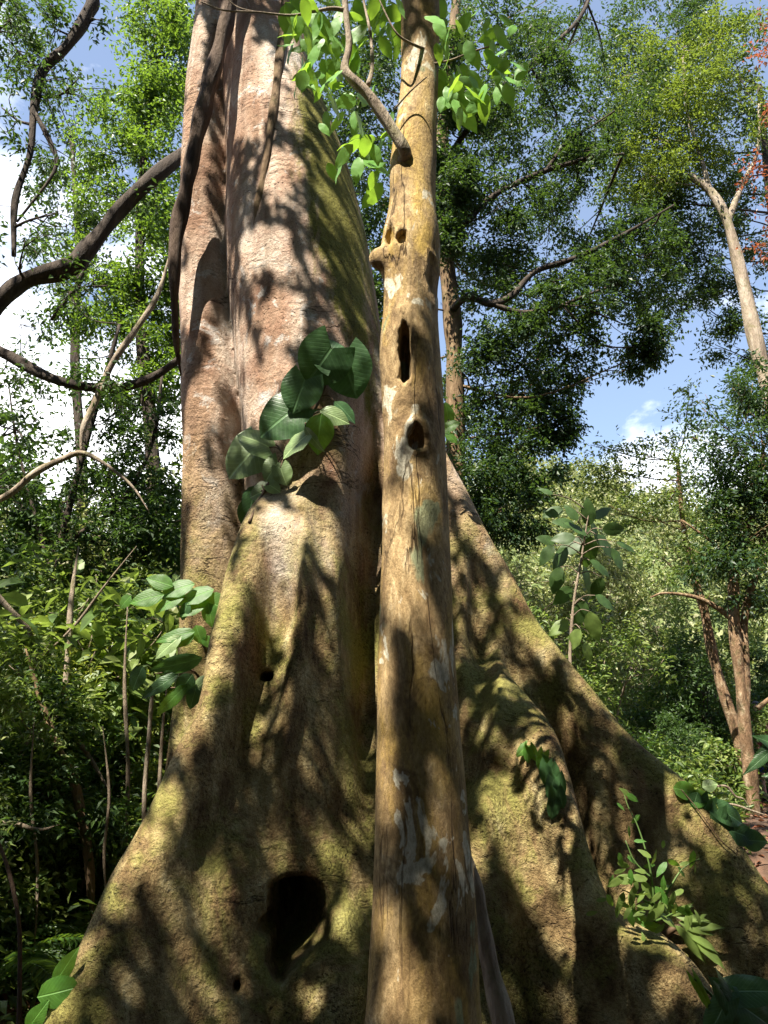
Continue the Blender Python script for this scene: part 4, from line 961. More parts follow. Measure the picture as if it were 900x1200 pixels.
def fern_proto():
    t = thing('fern', '', 'fern', (0, 0, 0), None, local=True)
    mb = MB(); ms = MB()
    for i in range(11):
        a = i * 0.571 * 2 + rng.normal() * .2; L = rng.uniform(.8, 1.2); dirv = np.array([math.cos(a), math.sin(a), 0])
        pts = [np.array([0, 0, .02]), dirv * L * .35 + [0, 0, .5 * L], dirv * L * .75 + [0, 0, .58 * L], dirv * L * 1.1 + [0, 0, .35 * L]]
        p, _ = tube(ms, pts, [.008, .006, .004, .002], 5, 6)
        T = unit(np.gradient(p, axis=0)); sd = unit(np.cross(T, [0, 0, 1.])); up = np.cross(sd, T)
        k = np.linspace(2, len(p) - 1, 26); q = np.stack([np.interp(k, np.arange(len(p)), p[:, j]) for j in range(3)], -1)
        s = np.linspace(0, 1, 26); w = .22 * np.sin(np.pi * np.clip(s * .9 + .1, 0, 1)) + .02
        ii = np.round(k).astype(int)
        for sg in (1, -1):
            leaves(mb, q, sd[ii] * sg + T[ii] * .5, up[ii] + rng.normal(size=(26, 3)) * .15, w, .035, T_OVAL)
    ms.build('stalk', M['stem_green'], t); mb.build('frond', M['leaf_bright'], t, False)
    return t
SH['fern'] = (fern_proto(), 'fern')

used = set()
def put(k, px, Y, sc, rz, label, group=None, dz=0.0):
    src, cat = SH[k]
    x = P(px, 900, Y)[0]; loc = (x, Y, tz(x, Y) - .05 + dz)
    if k not in used:
        used.add(k); src.location = loc; src.rotation_euler = (0, 0, rz); src.scale = (sc, sc, sc); src['label'] = label
        if group: src['group'] = group
        return src
    o = copy_thing(src, loc, rz, sc, label, group)
    if not group and 'group' in o: del o['group']
    return o

#   kind, px, Y, scale, turn, label
PLANTS = [
 ('mid', 60, 9.0, 1.15, .3, 'leafy olive-green shrub deep in the left thicket, its top against the white sky'),
 ('fine', 25, 8.2, .95, 1.2, 'yellow-green fine-leaved shrub at the left edge below the bare limbs'),
 ('mid', 130, 10.5, 1.35, 2.2, 'tall olive shrub rising behind the fresh split-leaved plant'),
 ('dark', 175, 12.0, 1.9, .9, 'dark tall shrub directly left of the giant trunk at mid height'),
 ('pale', 100, 12.5, 1.75, 4.0, 'pale shrub in the middle of the left thicket'),
 ('bright', 150, 8.6, .75, 5.2, 'bright green low shrub below the split-leaved plant'),
 ('dark', 40, 7.2, .80, 2.0, 'dark shaded shrub in the lower left corner'),
 ('broad', 110, 7.4, .60, 1.0, 'broad-leaved shrub in shade beside the left buttress'),
 ('mid', -10, 7.0, .85, 3.6, 'shaded leafy shrub cut by the left edge above the corner'),
 ('fine', 95, 9.6, 1.05, 4.1, 'fine-leaved yellowish shrub in the middle of the left thicket'),
 ('mid', 190, 9.0, .75, 5.5, 'olive shrub behind the thin pale stake'),
 ('dark', -40, 11.5, 2.0, 1.9, 'tall dark shrub at the left edge under the clouds'),
 ('dark', 110, 8.1, .62, 4.4, 'small dark shrub at the foot of the left thicket'),
 ('broad', 20, 6.4, .42, 2.5, 'low broad-leaved shrub beside the fleshy leaves in the lower left'),
 ('fern', 55, 6.6, .8, .5, 'fern in deep shade left of the buttress foot'),
 ('fern', 150, 8.0, .9, 2.4, 'fern under the left thicket close to the buttress'),
 ('fern', 5, 6.1, .75, 4.2, 'fern at the bottom left corner of the thicket'),
 ('broad', 70, 8.0, 1.25, 3.1, 'tall broad-leaved shrub in the lower middle of the left thicket'),
 ('broad', 165, 9.2, 1.5, 5.0, 'tall broad-leaved shrub just left of the buttress crest'),
 ('broad', 5, 9.5, 1.7, 0.4, 'large-leaved shrub at the left edge level with the buttress hollow'),
 # right of the giant
 ('pale', 640, 17, 1.7, .4, 'pale sunlit shrub on the slope just behind the right buttress'),
 ('pale', 700, 20, 1.9, 2.3, 'pale sunny shrub on the slope above the bright fern-like bushes'),
 ('fine', 735, 21, 1.5, 1.5, 'bright yellow-green bush in the sunny clearing right of the buttress'),
 ('bright', 705, 19.5, 1.1, 3.3, 'bright green bush in the sun behind the middle of the buttress crest'),
 ('fine', 690, 24, 1.6, 2.9, 'sunny yellow bush halfway up the clearing behind the buttress'),
 ('bright', 770, 22, 1.3, 0.2, 'bright green bush at the right side of the sunny clearing'),
 ('dark', 828, 13.5, .95, 5.0, 'dark rounded bush between the clearing and the twin stems'),
 ('dark', 790, 12.0, .5, .8, 'low dark bush behind the lower buttress crest'),
 ('mid', 812, 15.5, 1.15, 3.9, 'leafy shrub behind the twin-stemmed tree'),
 ('bright', 745, 10.8, .55, 1.7, 'small bright bush peeping over the buttress crest'),
 ('dark', 900, 19.5, 1.2, 1.2, 'dark shrub in shade behind the twin stems'),
 ('broad', 800, 10.4, .42, 4.7, 'small broad-leaved shrub on the shaded bank behind the buttress'),
 ('mid', 600, 13.0, 1.3, 1.1, 'leafy shrub hidden low behind the right buttress'),
 ('mid', 690, 10.0, 1.05, 2.0, 'leafy shrub around the foot of the big-leaved sapling'),
 ('fern', 755, 10.0, .75, 3.0, 'fern behind the crest of the right buttress'),
 ('fern', 812, 10.8, .7, 1.3, 'fern on the bank left of the twin stems'),
 ('broad', 836, 12.2, .5, 0.6, 'broad-leaved shrub in shade left of the twin stems'),
]
for a in PLANTS: put(*a)

# unseen forest foliage added behind and beside the viewer to hold back skylight
def surround():
    r2 = np.random.default_rng(14); cl = []
    for _ in range(620):
        a = r2.uniform(R(168), R(372)); rr = r2.uniform(8.5, 12)
        x, y = rr * math.cos(a), rr * math.sin(a) + 1.0
        if y > 3.2: continue
        cl.append((x, y, r2.uniform(.3, 16.0), 1.6, 1.6, 1.4, 1))
    mb = MB(); foliage(mb, cl, 34, .30, .5, .7, 8, shell=.7); kind(mb.build('forest_shade_ring', M['leaf_dark'], None, False), 'stuff', 'unseen forest foliage added around the viewer to dim the skylight')
surround()

# ground cover, hillside woods
def cover():
    n = 1500
    x = np.concatenate([rng.uniform(-7.5, -2.2, n), rng.uniform(1.8, 9, n)]); y = np.concatenate([rng.uniform(5.5, 13, n), rng.uniform(9.2, 15, n)])
    ok = ~((y < 11.5) & (x > 4.0)) & ~(x > 0.42 * y); x, y = x[ok], y[ok]     # bare litter along the path at the right
    z = terrain(x, y)
    cl = [(a, b, c + .22, .3, .3, .28, 1) for a, b, c in zip(x, y, z)]
    mb = MB(); foliage(mb, cl, 3, .12, .42, .22, 8); kind(mb.build('ground_cover', M['leaf_mid'], None, False), 'stuff', 'low leafy ground cover under the trees')
cover()
def hillwood():
    r2 = np.random.default_rng(3)
    cl = []
    for _ in range(820):
        a = r2.uniform(-.75, .75); Y = r2.uniform(24, 100); x = Y * math.tan(a)
        z = tz(x, Y); h = r2.uniform(2.0, 5.0) * (1 if Y > 40 else .7)
        for _k in range(3):
            cl.append((x + r2.normal() * h * .3, Y + r2.normal() * h * .3, z + h * r2.uniform(.35, .9), h * .42, h * .42, h * .38, 1))
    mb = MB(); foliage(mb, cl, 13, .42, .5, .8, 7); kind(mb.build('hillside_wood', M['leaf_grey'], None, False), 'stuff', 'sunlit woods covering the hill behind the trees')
hillwood()
# ------------------------------------------------------------------ near plants, leaf by leaf
RIGHT = np.array([1.0, 0, 0]); UPV = np.array([0, -SP, CP]); TOCAM = np.array([0, -CP, -SP])
def leaf(parent, p, L, W, ang, tpl, mat, tip=0.25, roll=0.0, up=0.5, label=None):
    """one leaf: p = its centre, ang = direction of the tip as seen (0 right, 90 up), tip > 0 leans to the viewer, up = how far the blade faces the sky"""
    a = R(ang)
    d = unit(RIGHT * math.cos(a) + UPV * math.sin(a) + TOCAM * tip)
    nrm = unit(TOCAM + np.array([0, 0, 1.0]) * up + np.cross(d, TOCAM) * roll)
    mb = MB(); leaves(mb, (np.asarray(p) - d * L * .5)[None], d[None], nrm[None], [L], [W], tpl)
    o = mb.build('leaf', M[mat], parent)
    uvl = o.data.uv_layers.new(name='UVMap'); li = np.empty(len(o.data.loops), np.int32); o.data.loops.foreach_get('vertex_index', li)
    uvl.data.foreach_set('uv', tpl[0][li][:, :2].astype(np.float32).ravel())
    if label: o['label'] = label
    return np.asarray(p) - d * L * .5

def stem_px(mb, rows, where, n=5, seg=7):
    pts = [where(a, b, o) for a, b, o, r in rows]; rad = [r for a, b, o, r in rows]
    return tube(mb, pts, rad, seg, n, .05)

# climber with big heart-shaped leaves on the shaft
t = thing('climbing_plant', 'climber with big dark heart-shaped leaves clinging to the giant trunk', 'climber', tuple(on_giant(330, 560)))
mb = MB()
stem_px(mb, [(292, 612, .02, .011), (310, 575, .04, .012), (335, 535, .05, .012), (358, 500, .06, .011), (376, 465, .07, .010), (386, 435, .09, .008)], on_giant)
PH = [ # px, py, len px, wid px, angle, tip, roll, up, template, material, off
 (374, 428, 46, 42, 235, .1, -.2, .3, 'H', 'leaf_philo', .22), (409, 441, 46, 40, 285, .2, .3, .3, 'H', 'leaf_philo', .24), (382, 409, 36, 30, 120, -.2, 0, 1.0, 'H', 'leaf_philo', .20), (350, 463, 38, 32, 250, .3, -.1, .5, 'H', 'leaf_philo', .22),
 (326, 492, 50, 40, 215, .2, -.2, .8, 'H', 'leaf_philo', .24), (298, 514, 36, 30, 150, .1, .2, .9, 'H', 'leaf_philo_lit', .2), (288, 534, 56, 44, 222, .35, 0, .9, 'H', 'leaf_philo_lit', .26), (347, 518, 42, 20, 215, .2, .6, .6, 'O', 'leaf_philo_lit', .25),
 (373, 508, 44, 24, 262, .1, .2, .2, 'O', 'leaf_fresh', .2), (366, 515, 34, 9, 300, .3, .9, .4, 'O', 'leaf_philo_lit', .22), (392, 487, 34, 16, 340, .2, .5, 1.1, 'O', 'leaf_philo_lit', .22), (405, 481, 32, 14, 320, .2, -.2, .8, 'O', 'leaf_philo', .18),
 (318, 552, 24, 19, 235, .3, 0, .6, 'H', 'leaf_philo_lit', .16), (332, 558, 20, 16, 290, .3, .2, .6, 'H', 'leaf_philo_lit', .15), (304, 577, 22, 18, 200, .2, 0, .6, 'H', 'leaf_philo_lit', .15), (294, 588, 38, 18, 250, .1, .2, .3, 'O', 'leaf_philo', .12), (322, 572, 14, 11, 330, .2, 0, .6, 'H', 'leaf_philo_lit', .12),
 (288, 602, 34, 14, 265, .1, 0, .3, 'O', 'leaf_philo', .1)]
TPL = {'H': B_HEART, 'O': B_OVAL, 'L': B_LANCE, 'R': B_ROUND}
stem_pts = [on_giant(a, b, .06) for a, b in ((310, 575), (335, 535), (358, 500), (376, 465), (386, 435))]
for px, py, l, wd, a, tp, ro, up, T, m_, off in PH:
    p = on_giant(px, py, off); s = pxm(py, p[1])
    b = leaf(t, p, l * s * 1.1, wd * s * 1.55, a, TPL[T], m_, tp, ro, up * .8)
    q = min(stem_pts, key=lambda r: np.linalg.norm(r - b))
    tube(mb, [q, (q + b) / 2 + [0, 0, .03], b], [.006, .005, .004], 5, 4)
mb.build('stem', M['stem_brown'], t)

# split-leaved plant left of the crest
YS = 5.35
wS = lambda a, b, o: P(a, b, YS + o)
t = thing('split_leaved_plant', 'fresh green plant with split compound leaves growing left of the buttress crest', 'plant', tuple(P(246, 815, YS)))
mb = MB()
for rows in ([(246, 815, .1, .014), (254, 775, .05, .013), (262, 735, .02, .011), (264, 718, 0, .008), (250, 708, -.05, .006), (215, 700, -.08, .005), (165, 702, -.1, .004)],
             [(250, 790, .05, .011), (252, 755, .02, .010), (248, 725, 0, .008), (236, 715, -.03, .005)],
             [(248, 800, .05, .010), (240, 760, .02, .009), (226, 745, 0, .006), (200, 748, -.05, .004)],
             [(244, 812, .05, .010), (232, 792, 0, .009), (218, 784, -.05, .006), (180, 790, -.1, .003)],
             [(243, 815, .05, .008), (228, 806, 0, .006), (200, 806, -.05, .004)]):
    stem_px(mb, rows, wS)
mb.build('stem', M['stem_brown'], t)
for px, py, l, wd, a, tp, ro, up, m_ in [
 (187, 681, 30, 14, 158, .1, .2, .7, 'leaf_fresh'), (207, 689, 38, 17, 192, .3, 0, 1.5, 'leaf_fresh'), (229, 697, 40, 18, 195, .35, .1, 1.6, 'leaf_fresh'), (172, 700, 36, 16, 188, .3, -.1, 1.3, 'leaf_fresh'), (198, 704, 38, 15, 205, .4, .1, 1.6, 'leaf_fresh'), (146, 705, 18, 11, 225, .2, .2, .8, 'leaf_fresh'),
 (224, 712, 36, 14, 198, .4, 0, 1.5, 'leaf_fresh'), (252, 708, 28, 20, -15, .3, .2, 1.0, 'leaf_fresh'), (246, 720, 26, 13, -75, .4, -.2, .4, 'leaf_fresh'), (216, 716, 20, 10, 250, .3, .2, .4, 'leaf_philo'),
 (205, 744, 42, 12, 188, .2, .2, .9, 'leaf_fresh'), (196, 757, 36, 13, 216, .3, 0, 1.3, 'leaf_philo_lit'), (233, 744, 22, 13, -70, .3, .2, .5, 'leaf_fresh'), (214, 750, 26, 11, 205, .3, -.2, 1.2, 'leaf_fresh'), (243, 752, 16, 9, -50, .3, 0, .4, 'leaf_fresh'),
 (206, 780, 58, 16, 196, .2, -.3, .2, 'leaf_philo'), (186, 803, 46, 12, 208, .3, .2, .6, 'leaf_philo'), (160, 795, 28, 15, 245, .3, .2, .5, 'leaf_philo'), (216, 803, 28, 16, 235, .3, 0, .2, 'leaf_philo'), (234, 802, 34, 12, 215, .3, .3, .7, 'leaf_philo_lit'), (200, 820, 44, 12, 222, .3, 0, .6, 'leaf_fresh'), (226, 818, 24, 12, 255, .3, 0, .2, 'leaf_philo')]:
    p = P(px, py, YS - .08 - .1 * (250 - px) / 100); s = pxm(py, p[1])
    leaf(t, p, l * s * 1.1, wd * s * 1.45, a, B_OVAL, m_, tp, ro, up * .5)

# leafy seedling in the fold of the right buttresses
def rooted(a, b, o): return on_giant(a, b, o)
t = thing('seedling', 'thin leafy seedling growing in the fold between the right-hand buttresses', 'plant', tuple(on_giant(770, 1088)))
mb = MB(); base = on_giant(766, 1090, .03)
def seed(px, py, dd): 
    p = P(px, py, base[1] - .12 + dd); return p
for rows in ([(766, 1090, .1), (766, 1050, .03), (760, 1010, 0), (748, 970, .02), (736, 945, .03), (730, 926, .05)], [(766, 1070, .05), (785, 1040, 0), (800, 1018, 0), (820, 1006, 0)], [(764, 1060, .05), (745, 1050, 0), (725, 1040, -.02)], [(764, 1030, .02), (744, 1010, 0), (733, 985, 0)], [(768, 1080, .05), (790, 1070, -.03), (812, 1062, -.05)]):
    tube(mb, [seed(*r) for r in rows], np.linspace(.007, .002, len(rows)), 6, 5)
mb.build('stem', M['stem_green'], t)
r3 = np.random.default_rng(8)
SEED = [(733, 928, 16), (742, 935, 18), (728, 945, 12), (745, 960, 14), (738, 975, 14), (750, 985, 14), (756, 1000, 16), (742, 1008, 16), (768, 1005, 18), (728, 1008, 18), (775, 1018, 20), (790, 1012, 18), (812, 1008, 22), (800, 1022, 18), (748, 1028, 24), (735, 1030, 28), (722, 1034, 22),
        (742, 1052, 26), (728, 1058, 24), (716, 1056, 20), (760, 1045, 26), (776, 1050, 24), (788, 1058, 26), (768, 1070, 30), (752, 1074, 26), (784, 1078, 28), (800, 1068, 24), (765, 1086, 26), (740, 1076, 24), (806, 1080, 22), (758, 1062, 24)]
for px, py, l in SEED:
    p = seed(px, py, r3.uniform(-.08, .06)); s = pxm(py, p[1])
    leaf(t, p, l * s * 1.05, l * s * .42, r3.choice([200, 160, -20, 20, 250, 290, 225, -45]) + r3.normal() * 18, B_OVAL, 'leaf_fresh' if r3.uniform() < .55 else 'leaf_mid', r3.uniform(-.2, .5), r3.normal() * .4, r3.uniform(.3, 1.2))
for px, py, l in SEED[9:] + SEED[14:]:
    p = seed(px + r3.normal() * 12, py + r3.normal() * 9, r3.uniform(-.1, .1)); s = pxm(py, p[1])
    leaf(t, p, l * s * .7, l * s * .26, r3.uniform(0, 360), B_OVAL, 'leaf_fresh' if r3.uniform() < .3 else 'leaf_mid', r3.uniform(-.3, .6), r3.normal() * .5, r3.uniform(.2, 1.2))
# strappy fern below it
t = thing('strap_fern', 'strap-leaved fern hanging over the lower right root', 'fern', tuple(on_giant(800, 1105)))
b0 = on_giant(790, 1088, .05); mb = MB(); tube(mb, [b0 + [-.05, .05, -.05], b0, b0 + [.05, -.02, .02]], [.02, .018, .01], 6, 4); mb.build('stalk', M['stem_brown'], t)
for px, py, l, a in [(812, 1075, 40, 5), (818, 1088, 44, -12), (824, 1102, 46, -25), (806, 1098, 36, -40), (830, 1085, 40, 8), (835, 1118, 50, -35), (800, 1066, 30, 40), (815, 1112, 44, -50)]:
    p = on_giant(px, py, .16); p[1] = b0[1] - .1; p = P(px, py, b0[1] - .12); s = pxm(py, p[1]); leaf(t, p, l * s, .26 * l * s, a, B_LANCE, 'leaf_mid', .3, r3.normal() * .3, .8)
# creeper leaves on the crest and on the middle root
t = thing('crest_creeper', 'creeper with round bright leaves on the crest of the right buttress', 'creeper', tuple(on_giant(815, 945)))
mb = MB(); cp = [on_giant(a, b, .03) for a, b in ((798, 925), (815, 945), (830, 965), (845, 985), (862, 1000))]; tube(mb, cp, .0035, 6, 5); mb.build('stem', M['stem_brown'], t)
for px, py, l, a, m_, T in [(803, 926, 25, 160, 'leaf_fresh', 'R'), (817, 936, 24, 190, 'leaf_fresh', 'R'), (814, 941, 22, 250, 'leaf_philo', 'R'), (826, 948, 24, 240, 'leaf_philo', 'H'), (838, 962, 26, 250, 'leaf_philo', 'H'), (858, 956, 32, -25, 'leaf_philo', 'H'), (850, 975, 30, 290, 'leaf_philo', 'H'), (872, 978, 34, -15, 'leaf_philo', 'H'), (832, 920, 18, 20, 'leaf_philo_lit', 'O'), (885, 985, 30, 0, 'leaf_philo', 'O')]:
    p = on_giant(px, py, .06, 5.68); p = P(px, py, 5.55) if py < 1000 else p; s = pxm(py, p[1]); leaf(t, p, l * s, l * s * .85, a, TPL[T], m_, .2, r3.normal() * .2, .5)
t = thing('root_creeper', 'small green creeper trailing down the middle root right of the slender trunk', 'creeper', tuple(on_giant(640, 905)))
mb = MB(); tube(mb, [on_giant(a, b, .03) for a, b in ((610, 872), (628, 886), (644, 905), (652, 930), (652, 955))], .005, 6, 5); mb.build('stem', M['stem_green'], t)
for px, py, l, a, m_ in [(611, 880, 17, 220, 'leaf_fresh'), (618, 885, 18, 260, 'leaf_fresh'), (626, 884, 18, 300, 'leaf_fresh'), (634, 892, 20, 250, 'leaf_fresh'), (643, 896, 18, 320, 'leaf_fresh'), (640, 908, 24, 265, 'leaf_philo'), (650, 912, 24, 285, 'leaf_philo'), (655, 925, 26, 275, 'leaf_philo'), (646, 926, 24, 255, 'leaf_philo'), (652, 942, 28, 270, 'leaf_philo'), (658, 938, 20, 285, 'leaf_philo'), (648, 950, 22, 262, 'leaf_philo')]:
    p = on_giant(px, py, .05); s = pxm(py, p[1]); leaf(t, p, l * s, l * s * .7, a, B_HEART, m_, .2, r3.normal() * .3, .6)
# two round leaves behind the slender trunk
t = thing('wall_creeper', 'sprig of round green leaves peeping from behind the slender trunk', 'creeper', tuple(on_giant(528, 500, default=5.9)))
mb = MB(); tube(mb, [P(518, 530, 5.7), P(526, 508, 5.7), P(524, 478, 5.7)], .006, 6, 5); mb.build('stem', M['stem_green'], t)
for px, py, l, a in [(524, 481, 20, 100), (529, 498, 20, 30), (531, 514, 14, -40)]:
    p = P(px, py, 5.66); s = pxm(py, p[1]); leaf(t, p, l * s, l * s * .8, a, B_HEART, 'leaf_fresh', .2, 0, .6)
# fleshy leaves, lower left
t = thing('fleshy_leaved_plant', 'plant with thick rounded leaves against the foot of the left buttress', 'plant', tuple(P(55, 1195, 4.35)))
mb = MB(); tube(mb, [P(30, 1240, 4.4), P(45, 1195, 4.35), P(62, 1160, 4.32), P(72, 1140, 4.32)], [.012, .011, .009, .006], 7, 5); mb.build('stem', M['stem_green'], t)
for px, py, l, wd, a, T in [(75, 1135, 50, 20, 58, 'O'), (68, 1163, 44, 34, 15, 'R'), (42, 1192, 40, 22, 55, 'O'), (25, 1215, 40, 24, 40, 'O')]:
    p = P(px, py, 4.28); s = pxm(py, 4.28); leaf(t, p, l * s, wd * s, a, TPL[T], 'leaf_fresh', .1, .1, .4)
# large leaves, lower right
t = thing('large_leaved_plant', 'dark plant with large heart-shaped leaves in the lower right corner', 'plant', tuple(P(880, 1250, 4.5)))
mb = MB()
for px, py, l, wd, a, m_ in [(888, 1160, 54, 36, 10, 'leaf_philo'), (862, 1188, 64, 26, 300, 'leaf_philo'), (838, 1198, 48, 30, 235, 'leaf_philo'), (850, 1158, 40, 18, 130, 'leaf_philo'), (896, 1196, 54, 40, -30, 'leaf_philo'), (826, 1168, 44, 12, 300, 'leaf_fresh')]:
    p = P(px, py, 4.35); s = pxm(py, 4.35); b = leaf(t, p, l * s, wd * s, a, B_HEART, m_, .2, r3.normal() * .2, .8); tube(mb, [P(880, 1260, 4.5), (b + P(880, 1240, 4.5)) / 2 + [0, 0, .04], b], [.012, .009, .006], 6, 5)
mb.build('stem', M['stem_green'], t)
# dark leaf spray at the right edge
t = thing('overhanging_sapling', 'dark sapling with long leaves overhanging the right edge in front of the walker', 'sapling', gnd(960, 7.5))
mb = MB(); tube(mb, [np.array(gnd(960, 7.5)), P(955, 1000, 7.5), P(940, 900, 7.5), P(920, 840, 7.5)], [.02, .018, .014, .006], 7, 5); mb.build('stem', M['stem_brown'], t)
for px, py, l, wd, a in [(888, 893, 44, 13, 215), (902, 876, 40, 16, 200), (905, 870, 44, 20, 150), (920, 905, 50, 20, 180), (897, 882, 34, 13, 222)]:
    p = P(px, py, 7.4); s = pxm(py, 7.4); leaf(t, p, l * s, wd * s, a, B_LANCE, 'leaf_philo', .2, .2, .4)

# big-leaved sapling behind the right buttress
YT = 8.6
t = thing('big_leaved_sapling', 'sapling with big dark drooping leaves standing behind the right buttress', 'sapling', gnd(672, YT))
mb = MB()
pS = [P(676, 960, YT), P(674, 860, YT), P(668, 780, YT), P(672, 710, YT), P(682, 650, YT), P(690, 600, YT)]
sp_, _ = tube(mb, [np.array(gnd(676, YT))] + pS, [.03, .028, .025, .02, .016, .012, .006], 8, 5)
BL = [(655, 655, 30, 235), (668, 640, 34, 200), (690, 648, 36, 265), (700, 625, 32, 300), (676, 618, 28, 140), (660, 630, 26, 180), (648, 600, 24, 195), (690, 600, 30, 90), (712, 640, 34, 315), (720, 620, 26, 0), (652, 680, 30, 250), (660, 698, 28, 220), (690, 680, 34, 290), (705, 665, 30, 330), (725, 655, 28, 300), (640, 650, 26, 230),
      (680, 720, 30, 250), (695, 735, 34, 280), (655, 735, 26, 210), (710, 705, 26, 330), (670, 600, 22, 120), (705, 600, 24, 40), (735, 640, 24, 340), (640, 632, 22, 160), (672, 750, 28, 240), (690, 765, 24, 300), (682, 632, 30, 240), (662, 612, 26, 165), (700, 690, 26, 250), (640, 575, 16, 150)]
for px, py, l, a in BL:
    p = P(px, py, YT + r3.uniform(-.4, .4)); s = pxm(py, p[1]); b = leaf(t, p, l * s * 1.1, l * s * .62, a, B_OVAL, 'leaf_dark' if py < 730 else 'leaf_mid', r3.uniform(-.2, .4), r3.normal() * .35, r3.uniform(.3, 1.3))
    q = sp_[np.argmin(np.linalg.norm(sp_ - b, axis=1) + np.maximum(sp_[:, 2] - b[2], 0))]; tube(mb, [q, (q + b) / 2 + [0, 0, .05], b], [.008, .006, .004], 5, 3)
mb.build('stem', M['twig'], t)

# ------------------------------------------------------------------ the slender tree's own branch and leaves
mb = MB()
brp = [on_slender(474, 190, -.04), P(474, 176, 3.08), P(456, 146, 3.05), P(432, 112, 3.02), P(410, 90, 3.0), P(404, 78, 3.0), P(409, 52, 3.0), P(405, 10, 3.0), P(400, -60, 3.0)]
tube(mb, brp, [.034, .031, .028, .025, .025, .019, .016, .015, .013], 10, 6, .08)
tube(mb, [P(404, 12, 3.0), P(388, 10, 2.98), P(365, 14, 2.96), P(340, 18, 2.95), P(300, 14, 2.9), P(262, 12, 2.85), P(235, 2, 2.8)], [.012, .010, .007, .006, .004, .004, .003], 7, 5)
tube(mb, [P(300, 14, 2.9), P(278, 8, 2.9), P(262, -6, 2.9)], [.004, .003, .002], 6, 4)
tube(mb, [P(431, 100, 3.03), P(436, 80, 3.05), P(434, 40, 3.1), P(426, 0, 3.15), P(420, -40, 3.2)], [.012, .010, .008, .006, .005], 7, 5)
mb.build('branch', M['bark_pale'], slender_root)
mb = MB()
tube(mb, [P(505, 60, 3.15), P(480, 50, 3.05), P(462, 35, 3.0), P(440, -10, 3.0)], [.008, .007, .005, .003], 6, 5)
tube(mb, [P(508, 75, 3.15), P(530, 70, 3.1), P(555, 60, 3.05), P(590, 50, 3.0)], [.008, .006, .005, .003], 6, 5)
tube(mb, [P(462, 128, 3.08), P(480, 108, 3.05), P(500, 90, 3.0)], [.005, .004, .003], 6, 5)
mb.build('branch', M['twig'], slender_root)
mb = MB(); r4 = np.random.default_rng(21)
TL = []
for px, py in [(365, 50), (372, 20), (388, 30), (352, 60), (360, 80), (368, 100), (385, 60), (395, 45), (378, 75), (358, 20), (345, 5), (400, 110), (392, 95), (415, 40), (420, 70), (440, 20), (455, 30), (430, 5), (400, 5), (380, 5), (418, 190), (398, 185), (435, 205), (405, 140), (420, 150), (388, 120), (425, 125), (440, 150), (455, 10), (470, 5), (410, 165), (430, 175), (445, 180), (375, 55), (398, 70), (412, 20), (366, 35), (384, 88), (340, 14), (350, 34), (356, 95), (446, 48), (428, 42), (462, 48),
             (520, 50), (535, 85), (528, 100), (545, 95), (560, 70), (575, 60), (540, 60), (555, 110), (525, 118), (500, 48), (510, 30), (548, 40), (570, 90), (590, 55), (535, 130), (600, 80), (580, 110), (515, 10), (560, 20), (585, 20), (550, 130), (565, 125), (610, 100)]:
    TL.append((px + r4.normal() * 4, py + r4.normal() * 4))
for px, py in TL:
    for _ in range(4):
        Y = 3.15 + r4.uniform(-.45, .6); p = P(px + r4.normal() * 9, py + r4.normal() * 9, Y); s = pxm(py, Y); l = r4.uniform(17, 40) * s
        a = R(270 + r4.normal() * 45); d = unit(RIGHT * math.cos(a) + UPV * math.sin(a) + TOCAM * r4.normal() * .4); nr = unit(TOCAM * .6 + np.array([0, 0, .5]) + rng.normal(size=3) * .45)
        if BVH_S.ray_cast(Vector(p), Vector(-SUN))[0] is not None: continue
        leaves(mb, (p - d * l * .5)[None], d[None], nr[None], [l], [l * .5], B_OVAL)
mb.build('crown', M['leaf_fresh'], slender_root)

# ------------------------------------------------------------------ lianas and sticks
def liana(name, label, rows, mat, where, cat='liana', seg=9, wob=.12):
    mb = MB(); pts = [where(a, b, o) for a, b, o, r in rows]
    rows = [(a, b, o, r * (.3 if i in (0, len(rows) - 1) and 0 < a < 900 and 0 < b < 1200 else 1)) for i, (a, b, o, r) in enumerate(rows)]
    tube(mb, pts, [r * pxm(b, p[1]) for (a, b, o, r), p in zip(rows, pts)], seg, 6, wob)
    return tag(mb.build(name, M[mat]), label, cat)
def edge(a, b, o): return P(a, b, 5.72 + o)
liana('woody_liana', 'thick dark woody liana climbing the left side of the giant trunk', [(276, -60, -.15, 9), (270, -10, -.15, 9), (264, 30, -.13, 9), (252, 75, -.12, 10), (240, 120, -.1, 9.5), (230, 165, -.08, 9), (219, 215, -.05, 9), (208, 270, 0, 8), (204, 330, .05, 6), (206, 395, .15, 4), (212, 440, .3, 3)], 'bark_liana', edge, wob=.2)
liana('rope_liana', 'thin knobbly liana lying flat on the middle of the giant trunk', [(338, -60, 0, 3), (334, -10, 0, 4), (329, 55, 0, 4.5), (323, 110, 0, 5), (316, 160, 0, 5), (309, 205, -.01, 4.5), (302, 245, -.025, 4), (298, 272, -.05, 3), (296, 290, -.09, 2)], 'bark_brown', on_giant, wob=.28)
liana('leaning_pole', 'pale bare stem leaning behind the foot of the slender tree', [(545, 985, 0, 3), (556, 1030, 0, 7), (564, 1080, 0, 9), (576, 1140, 0, 12), (590, 1200, 0, 14), (604, 1270, 0, 15)], 'bark_pale', lambda a, b, o: P(a, b, 3.9), 'stem')
liana('hanging_liana', 'pale thin liana hanging diagonally across the white sky on the left', [(200, 295, 0, 2.5), (185, 345, 0, 3), (160, 385, 0, 3.5), (132, 425, 0, 4), (112, 470, 0, 4), (97, 505, 0, 3.5), (95, 530, 0, 3.5)], 'bark_pale', lambda a, b, o: P(a, b, 8.0))
